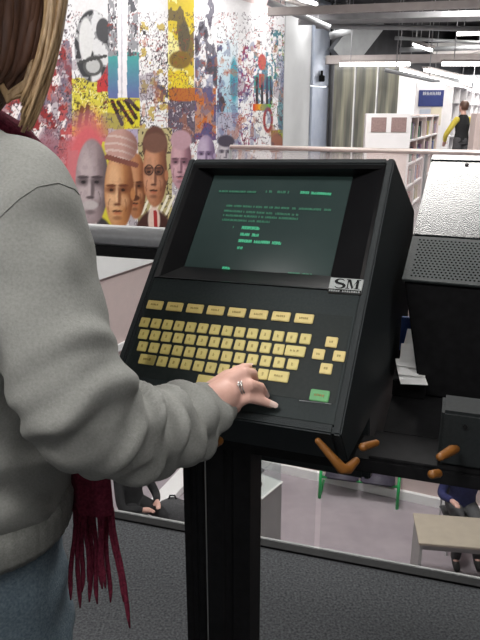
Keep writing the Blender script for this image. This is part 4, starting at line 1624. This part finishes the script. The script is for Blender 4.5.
# showcase on plinth
pl = onz(262, 498, -2.6)
sc_ = thing('display_plinth', 'grey display plinth with clear acrylic case in the hall below', 'display plinth', (pl.x, pl.y, LOW), -.62)
mb = MB()
mb.box((-.42, .0, 0), (.0, .42, .985))
mb.build('plinth', M['plinth'], sc_, bevel=.004)
mb = MB()
mb.box((-.43, -.01, .985), (.01, .43, 1.0))
mb.build('plinth_top', M['plinthtop'], sc_, bevel=.002)
mb = MB()
for lo, hi in (((-.41, .01, 1.0), (-.405, .41, 1.34)), ((-.015, .01, 1.0), (-.01, .41, 1.34)), ((-.41, .01, 1.0), (-.01, .015, 1.34)), ((-.41, .405, 1.0), (-.01, .41, 1.34)), ((-.41, .01, 1.335), (-.01, .41, 1.34))):
    mb.box(lo, hi)
mb.build('acrylic_case', M['acrylic'], sc_)
ex = thing('exhibit', 'small dark exhibit on a wire stand inside the acrylic case', 'exhibit', Vector((pl.x, pl.y, LOW + 1.0)) + Matrix.Rotation(-.62, 3, 'Z') @ Vector((-.2, .2, 0)))
MB().tube([(0, 0, 0), (0, 0, .012)], .06, 16).build('stand_disc', M['black'], ex)
MB().tube([(0, 0, .01), (.0, 0, .16)], .006, 8).build('stand_rod', M['silver'], ex)
mb = MB()
mb.loft([((0, 0, .15), (.05, 0, 0), (0, .035, 0)), ((0, 0, .18), (.085, 0, 0), (0, .05, 0)), ((0, 0, .21), (.06, 0, 0), (0, .04, 0)), ((0, 0, .235), (.02, 0, 0), (0, .015, 0))], 18)
mb.build('specimen', M['beamdark'], ex, smooth=True)

# reading table
t_a = onz(419, 543, -2.87)
t_b = onz(480, 548, -2.87)
tv = t_b - t_a
tv.z = 0
tab = thing('table', 'beige rectangular table with panel legs in the hall below', 'table', (t_a.x, t_a.y, LOW), math.atan2(tv.y, tv.x))
MB().box((0, 0, .70), (1.6, .56, .73)).build('tabletop', M['table'], tab, bevel=.004)
for x0 in (.015, 1.555):
    MB().box((x0, .02, 0), (x0 + .03, .54, .70)).build('panel_leg', M['plinth'], tab, bevel=.003)
MB().box((.05, .28, .45), (1.55, .30, .70)).build('modesty_panel', M['plinth'], tab)


def chair(loc, rz, label, m, gone=None):
    c = thing('chair', label, 'chair', loc, rz)
    MB().box((-.21, -.2, .42), (.21, .2, .455)).build('seat', m, c, bevel=.012)
    MB().box((-.2, -.235, .58), (.2, -.205, .86)).build('backrest', m, c, bevel=.012)
    for sx in (-1, 1):
        MB().tube([(sx * .19, .18, 0), (sx * .19, .17, .42)], .012, 8).build('leg', M['silver'], c)
        MB().tube([(sx * .19, -.22, 0), (sx * .19, -.19, .42), (sx * .19, -.22, .8)], .012, 8).build('leg', M['silver'], c)
    return c


# a reader at the table
SK = dict(skin=M['skin'])
sp_ = onz(466, 506, -3.05)
rl = Vector((2.68, 6.92, LOW))
chair(rl, R_(180), 'dark chair of the reader at the beige table', M['cloth_grey'])
figure('person in navy seated behind the beige table in the hall below', dict(
    face=(-.15, -1), head=(-.02, -.06, 1.28), neck=(0, -.02, 1.10), chest=(0, 0, .88), pelvis=(0, .06, .56),
    elbowL=(.27, -.02, .76), wristL=(.20, -.19, .785), elbowR=(-.27, -.02, .76), wristR=(-.22, -.22, .785),
    kneeL=(.11, -.33, .50), kneeR=(-.13, -.33, .50), ankleL=(.12, -.33, .09), ankleR=(-.14, -.34, .09)),
    dict(skin=M['skin'], top=M['cloth_navy'], legs=M['cloth_grey'], hair=M['hairdark']), rl)
# visitor in black, bottom left
vl = Vector((-1.32, 7.0, LOW))
o = thing('stool', 'low grey stool under the visitor in black in the hall below', 'stool', vl)
MB().tube([(0, 0, .40), (0, 0, .45)], .19, 24).build('seat', M['pad'], o, bevel=.01)
MB().tube([(0, 0, .02), (0, 0, .40)], .04, 12).build('column', M['silver'], o)
MB().tube([(0, 0, 0), (0, 0, .02)], .2, 24).build('base', M['silver'], o)
figure('person in black seated with hands clasped, seen under the elbow', dict(
    face=(.75, -.65), head=(.12, -.10, 1.24), neck=(.06, -.05, 1.06), chest=(.0, 0, .86), pelvis=(0, 0, .55),
    elbowL=(.28, .06, .68), wristL=(.33, -.14, .68), elbowR=(-.06, -.27, .66), wristR=(.17, -.27, .64),
    kneeL=(.40, -.20, .50), kneeR=(.25, -.38, .50), ankleL=(.40, -.22, .09), ankleR=(.26, -.40, .09)),
    dict(skin=M['skin'], top=M['cloth_black'], legs=M['cloth_black'], hair=M['hairdark']), vl)
bgp = onz(171, 520, LOW + .2)
o = thing('rucksack', 'grey rucksack beside the visitor in black', 'bag', (bgp.x + .02, bgp.y + .05, LOW))
mb = MB()
mb.loft([((0, 0, .01), (.19, 0, 0), (0, .12, 0)), ((0, 0, .06), (.22, 0, 0), (0, .15, 0)), ((0, 0, .25), (.22, 0, 0), (0, .15, 0)), ((0, .01, .40), (.17, 0, 0), (0, .12, 0)), ((0, .02, .46), (.06, 0, 0), (0, .05, 0))], 24)
mb.build('bag_body', M['cloth_grey'], o, smooth=True)
mb = MB()
mb.loft([((0, -.13, .05), (.14, 0, 0), (0, .05, 0)), ((0, -.14, .2), (.14, 0, 0), (0, .06, 0)), ((0, -.12, .26), (.10, 0, 0), (0, .03, 0))], 20)
mb.build('pocket', M['cloth_grey'], o, smooth=True)
MB().tube([(-.05, .02, .44), (-.03, .02, .51), (.03, .02, .51), (.05, .02, .44)], .012, 8).build('grab_loop', M['cloth_black'], o, smooth=True)

# low white kerb on the floor behind the visitor
pa, pb = onz(158, 509, LOW), onz(192, 472, LOW)
struct(seg_box(MB(), pa, pb + (pb - pa) * .9, .13, LOW, LOW + .10).build('trim_kerb', M['white']))

# ------------------------------------------------------------------ far gallery furniture
CD = Vector((.93, -.37, 0)).normalized()
CR = math.atan2(CD.y, CD.x)


def carrel(loc, rz, label):
    c = thing('display_cabinet', label, 'cabinet', loc, rz, 'white cabinets behind the far balustrade')
    MB().box((0, 0, .06), (.60, .38, 1.48)).build('body', M['shelf'], c, bevel=.008)
    MB().box((.02, .02, 0), (.58, .36, .06)).build('base', M['beamdark'], c)
    for u in (.07, .335):
        MB().box((u, -.012, 1.24), (u + .20, .0, 1.43)).build('vent_grille', M['brownpanel'], c, bevel=.003)
    MB().box((.03, -.006, .12), (.57, .0, 1.0)).build('front_panel', M['shelfpink'], c, bevel=.002)
    return c


cb = at(364, 180, 9.15)
carrel((at(364.5, 150, 9.0).x, at(364.5, 150, 9.0).y, 0), -.12, 'white cabinet with two brown grilles behind the far rail')


def rack(loc, rz, label, w, h, n, books=True):
    c = thing('shelf_rack', label, 'shelf', loc, rz, 'white open racks behind the far rail')
    for u in (0, w - .03):
        MB().box((u, 0, 0), (u + .03, .30, h)).build('side_panel', M['shelfpink'], c)
    for k in range(n):
        z = .08 + (h - .12) * k / (n - 1)
        MB().box((.03, 0, z), (w - .03, .30, z + .025)).build('shelf', M['shelf'], c)
    MB().box((.03, .29, 0), (w - .03, .30, h)).build('back_panel', M['panelgrey'], c)
    return c


pal_ = [(.38, .10, .09), (.11, .14, .30), (.42, .36, .16), (.14, .26, .19), (.12, .1, .12), (.55, .54, .52), (.27, .15, .24)]
bmats = [mat('book_cloth_%d' % i, c, .6, noise_s=30, col2=tuple(min(1, q * 1.2) for q in c)) for i, c in enumerate(pal_)]
lab = ['nearest the white cabinet', 'second from the white cabinet', 'third from the white cabinet', 'farthest from the white cabinet']
rb = random.Random(3)
RDIR = Vector((.37, .93, 0)).normalized()
RZ = math.atan2(RDIR.y, RDIR.x)
q = at(407, 150, 9.35)
for k in range(4):
    loc = Vector((q.x, q.y, 0)) + RDIR * (1.02 * k)
    rk = rack(loc, RZ, 'open white rack behind the far rail, ' + lab[k], 1.0, 1.46, 5)
    for lev in range(4):
        zb = .08 + (1.46 - .12) * lev / 4 + .0255
        xx = 0
        while xx < .86:
            w = rb.uniform(.05, .085)
            h = rb.uniform(.17, .25)
            i = rb.randrange(7)
            p = loc + Matrix.Rotation(RZ, 3, 'Z') @ Vector((.045 + xx, .03, 0))
            o = MB().box((0, 0, 0), (w - .004, .2, h)).build('book', bmats[i])
            o.location = (p.x, p.y, zb)
            o.rotation_euler = (0, 0, RZ)
            cn = ['red', 'blue', 'ochre', 'green', 'black', 'pale', 'plum'][i]
            tag(o, '%s file on %s shelf of rack %s' % (cn, ['lowest', 'second', 'third', 'top'][lev], lab[k]), 'book', 'files on the racks behind the far rail')
            xx += w + (.16 if rb.random() < .4 else 0)

# tall library bays with the navy sign
q = at(413, 130, 15.5)
bay0 = Vector((q.x, q.y, 0))
bay = thing('bookcase', 'tall white bookcase end with a navy sign board', 'bookcase', bay0, -.05)
MB().box((0, 0, 0), (.66, .05, 2.15)).build('end_panel', M['shelf'], bay, bevel=.005)
MB().box((.07, -.02, 1.62), (.64, .0, 1.98)).build('sign_board', M['signblue'], bay, bevel=.003)
sg = MB()
glyphs(sg, .12, .0, .58, .0, .07, 0, cw=.04)
sgm = MB()
for v, f in ((sg.v, sg.f),):
    sgm.add([(p[0], -.0205 - p[2], 1.87 + p[1]) for p in v], f)
sgm.build('sign_lettering', M['panelgrey'], bay)
MB().box((.12, -.015, 1.30), (.36, .0, 1.56)).build('notice', M['silverblue'], bay, bevel=.002)
MB().box((.38, -.015, 1.2), (.62, .0, 1.6)).build('cream_board', mat('cream_board', (.6, .55, .42), .6, noise_s=9, col2=(.66, .6, .47)), bay, bevel=.002)
for k in range(4):
    q = at(440 + 9 * k, 130, 15.9 + 2.0 * k)
    c = thing('bookcase', 'white steel bookcase run beyond the navy sign, ' + ['nearest', 'second', 'third', 'farthest'][k] + ' of the row', 'bookcase', (q.x + .3, q.y + .2, 0), R_(62), 'bookcase runs beyond the navy sign')
    for u in (0, .88, 1.76):
        MB().box((u, 0, 0), (u + .035, .3, 2.1)).build('upright', M['shelf'], c)
    for z in (.1, .5, .9, 1.3, 1.7, 2.07):
        MB().box((.035, .0, z), (1.76, .3, z + .025)).build('shelf', M['shelf'], c)
    MB().box((.035, .28, .1), (1.76, .29, 2.07)).build('back_panel', M['silverblue'], c)

# standing visitor with yellow sleeves
q = at(462, 130, 13.6)
figure('person in black vest with yellow sleeves standing among the bookcases', dict(
    face=(-.5, .86), head=(0, .04, 1.60), neck=(0, .0, 1.45), chest=(0, 0, 1.25), pelvis=(0, 0, .95),
    elbowL=(-.30, .02, 1.08), wristL=(-.28, .20, .92), elbowR=(.26, -.04, 1.08), wristR=(.30, .14, .95),
    kneeL=(-.09, .03, .50), kneeR=(.09, .03, .50), ankleL=(-.09, .0, .09), ankleR=(.09, .0, .09)),
    dict(skin=M['skin'], top=M['cloth_black'], legs=M['cloth_grey'], hair=M['hairdark']), (q.x, q.y, 0), sleeve=M['cloth_yellow'])
q = at(473, 150, 9.2)
c = thing('display_cabinet', 'pinkish white cabinet behind the far rail at the right edge', 'cabinet', (q.x, q.y, 0), -.12, 'white cabinets behind the far balustrade')
MB().box((0, 0, .06), (.60, .38, 1.48)).build('body', M['shelfpink'], c, bevel=.008)
MB().box((.02, .02, 0), (.58, .36, .06)).build('base', M['beamdark'], c)
MB().box((.05, -.012, .2), (.55, .0, 1.40)).build('front_panel', M['shelfpink'], c, bevel=.003)

# tall glass screen, its reflection streaks painted into the colour
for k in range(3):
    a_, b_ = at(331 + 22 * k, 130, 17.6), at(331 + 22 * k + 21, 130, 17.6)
    o = thing('glass_screen', 'tall grey glass screen with painted reflection streaks, ' + ['left panel beside the column', 'middle panel', 'right panel above the white cabinet'][k], 'screen', (a_.x, a_.y, 0), math.atan2(b_.y - a_.y, b_.x - a_.x), 'tall streaked glass screens')
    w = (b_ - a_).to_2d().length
    MB().box((.03, 0, .05), (w - .01, .02, 2.72)).build('glass', M['reflect_streak'], o)
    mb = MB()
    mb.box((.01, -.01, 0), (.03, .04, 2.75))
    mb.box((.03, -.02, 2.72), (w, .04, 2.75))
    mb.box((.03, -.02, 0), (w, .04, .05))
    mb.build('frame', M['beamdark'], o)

# ceiling steelwork over the gallery
def bar_between(name, p, q, w, h, m):
    p, q = Vector(p), Vector(q)
    d = (q - p).normalized()
    s_ = d.cross(Vector((0, 0, 1))).normalized()
    u = s_.cross(d)
    mb = MB()
    vs = []
    for c_ in (p, q):
        for a_, b_ in ((-1, -1), (1, -1), (1, 1), (-1, 1)):
            vs.append(c_ + s_ * a_ * w / 2 + u * b_ * h / 2)
    mb.add(vs, [(0, 1, 2, 3), (7, 6, 5, 4), (0, 4, 5, 1), (1, 5, 6, 2), (2, 6, 7, 3), (3, 7, 4, 0)])
    return mb.build(name, m)


struct(bar_between('trim_beam', at(326, 60, 17.0), at(560, 57, 17.0), .25, .20, M['beam']))
struct(bar_between('trim_header', at(268, 12, 13.0), at(560, 1, 13.0), .16, .14, M['beam']))
struct(bar_between('trim_soffit', at(300, 20, 15), at(560, 14, 15), .9, .12, M['beamdark']))
o = bar_between('diagonal_duct', at(340, 60, 17.9), at(374, 16, 17.9), .3, .80, M['duct'])
h_ = at(374, 16, 17.9)
MB().tube([h_, (h_.x, h_.y, 4.3)], .03, 8).build('hanger', M['beamdark'], o)
tag(o, 'grey diagonal duct sloping up behind the steel beams', 'duct')
for (x0, y0, x1, y1, d, r, nm) in ((316, 26, 480, 29, 15.5, .06, 'upper pale pipe beneath the ceiling beams'), (330, 36, 350, 30, 16.5, .09, 'short fat pipe beside the column'),
                                   (395, 38, 500, 44, 18, .05, 'thin pipe above the lamps at right'), (400, 50, 500, 47, 19, .07, 'pipe behind the lamps at right'),
                                   (385, 70, 440, 82, 16, .05, 'sloping conduit over the bright shelves'), (268, 2, 330, 28, 14, .07, 'sloping pipe from the mural track to the column')):
    mb = MB()
    mb.tube([at(x0, y0, d), at(x1, y1, d)], r, 10)
    o = mb.build('pipe', M['duct'], smooth=True)
    for f_ in (.2, .8):
        p_ = at(x0, y0, d).lerp(at(x1, y1, d), f_)
        if p_.z < 4.2:
            MB().tube([p_, (p_.x, p_.y, 4.3)], .012, 6).build('hanger', M['beamdark'], o)
    tag(o, nm, 'pipe', 'pipes under the gallery ceiling')


def tube_light(p, q, label, w=.10):
    c = thing('tube_light', label, 'lamp', (Vector(p) + Vector(q)) / 2)
    p, q = Vector(p) - c.location, Vector(q) - c.location
    up = Vector((0, 0, 1))
    mb = MB()
    mb.tube([p, q], w * .45, 10)
    mb.build('tube', M['tube'], c)
    d = (q - p).normalized()
    s_ = d.cross(up).normalized() * w
    mb = MB()
    vs = [p - s_ + up * w * .5, p + s_ + up * w * .5, q + s_ + up * w * .5, q - s_ + up * w * .5]
    vs += [v + up * .05 for v in vs]
    mb.add(vs, [(0, 1, 2, 3), (7, 6, 5, 4), (0, 4, 5, 1), (1, 5, 6, 2), (2, 6, 7, 3), (3, 7, 4, 0)])
    mb.build('fitting', M['beam'], c)
    for f_ in (.15, .85):
        h_ = p.lerp(q, f_) + up * w * .5
        MB().tube([h_, (h_.x, h_.y, 4.3 - c.location.z)], .01, 6).build('hanger', M['beamdark'], c)
    return c


tube_light(at(340, 64.5, 16.6), at(410, 64, 16.6), 'long tube lamp under the beam above the glass screens')
tube_light(at(442, 64, 16.6), at(520, 64, 16.6), 'long tube lamp under the beam at the right edge')
tube_light(at(457, 34, 16.9), at(500, 33, 16.9), 'tube lamp high at the right edge among the pipes')
tube_light(at(414, 44, 19), at(431, 50, 17), 'short tube lamp slanting among the pipes')
tube_light(at(395, 68, 20), at(470, 90, 28), 'receding tube lamp over the bright shelves')
tube_light(at(425, 70, 20), at(480, 82, 26), 'receding tube lamp right of the conduit')
# bright windows at the end of the gallery
mb = MB()
mb.box((0, 0, .6), (13, .05, 3.1))
o = mb.build('window_1', M['window'])
o.location = (3.2, 33.8, 0)
struct(o)
fr_ = MB()
for k in range(14):
    fr_.box((k - .04, -.06, .6), (k + .04, 0, 3.1))
for z in (.6, 1.85, 3.06):
    fr_.box((0, -.06, z), (13, 0, z + .06))
f_ = fr_.build('window_frame', M['white'], o)
slab('ceiling_gallery', [(6.2, 24), (15.9, 21), (15.9, 33.7), (10.0, 33.7)], 3.6, 3.7, M['wallwhite'])
# partition hall: white wall behind the shelves
wall('wall_gallery', mur(9.7, 0, 0), (10.6, 34), -.4, 3.0, M['wallwhite'])
wall('wall_gallery_upper', mur(9.7, 0, 0), (10.6, 34), 3.0, 4.3, M['ceil'])

# ------------------------------------------------------------------ lamps of the hall
def panel_light(p, sx, sy, power, label, tilt=None, vis=True):
    c = thing('ceiling_light', label, 'lamp', p)
    MB().box((-sx / 2, -sy / 2, .0), (sx / 2, sy / 2, .02)).build('diffuser', M['tube'] if vis else M['white'], c)
    MB().box((-sx / 2 - .03, -sy / 2 - .03, .02), (sx / 2 + .03, sy / 2 + .03, .08)).build('frame', M['white'], c)
    area('lamp_glow', Vector(p) - Vector((0, 0, .02)), Vector(p) - Vector((0, 0, 2)), sx, power, sy=sy)


panel_light((.78, 3.12, 4.2), 1.1, 1.1, 110, 'square ceiling light over the void')
panel_light((.8, 6.4, 4.2), 1.6, 1.6, 260, 'square ceiling light over the far half of the void')
panel_light((-1.6, -.6, 4.2), 1.2, 1.2, 85, 'square ceiling light over the gallery behind the terminal user')
for p, w in (((4.2, 11.0, 3.9), 120), ((5.5, 15.5, 4.1), 260), ((8, 20, 4.1), 320), ((9.5, 26, 3.5), 360)):
    panel_light(p, 1.6, 1.6, w, 'square ceiling light over the far gallery, %s' % {11.0: 'above the balustrade racks', 15.5: 'above the bookcases', 20: 'beyond the bookcases', 26: 'by the end window'}[p[1]])
panel_light((1.1, -1.6, 4.2), 1.2, 1.2, 26, 'added fill light over the carpet nearest the back wall')  # unseen fill lamp, added to brighten the user's lower trunk

W_ = bpy.data.worlds.new('world')
S.world = W_
W_.use_nodes = True
W_.node_tree.nodes['Background'].inputs['Color'].default_value = (.5, .52, .55, 1)
W_.node_tree.nodes['Background'].inputs['Strength'].default_value = .1

S.view_settings.view_transform = 'Standard'
S.view_settings.look = 'None'
S.view_settings.exposure = 0
S.view_settings.gamma = 1
S.view_settings.use_curve_mapping = False
S.cycles.max_bounces = 6
S.cycles.transparent_max_bounces = 16
S.cycles.use_denoising = True
S.cycles.caustics_reflective = False
S.cycles.caustics_refractive = False
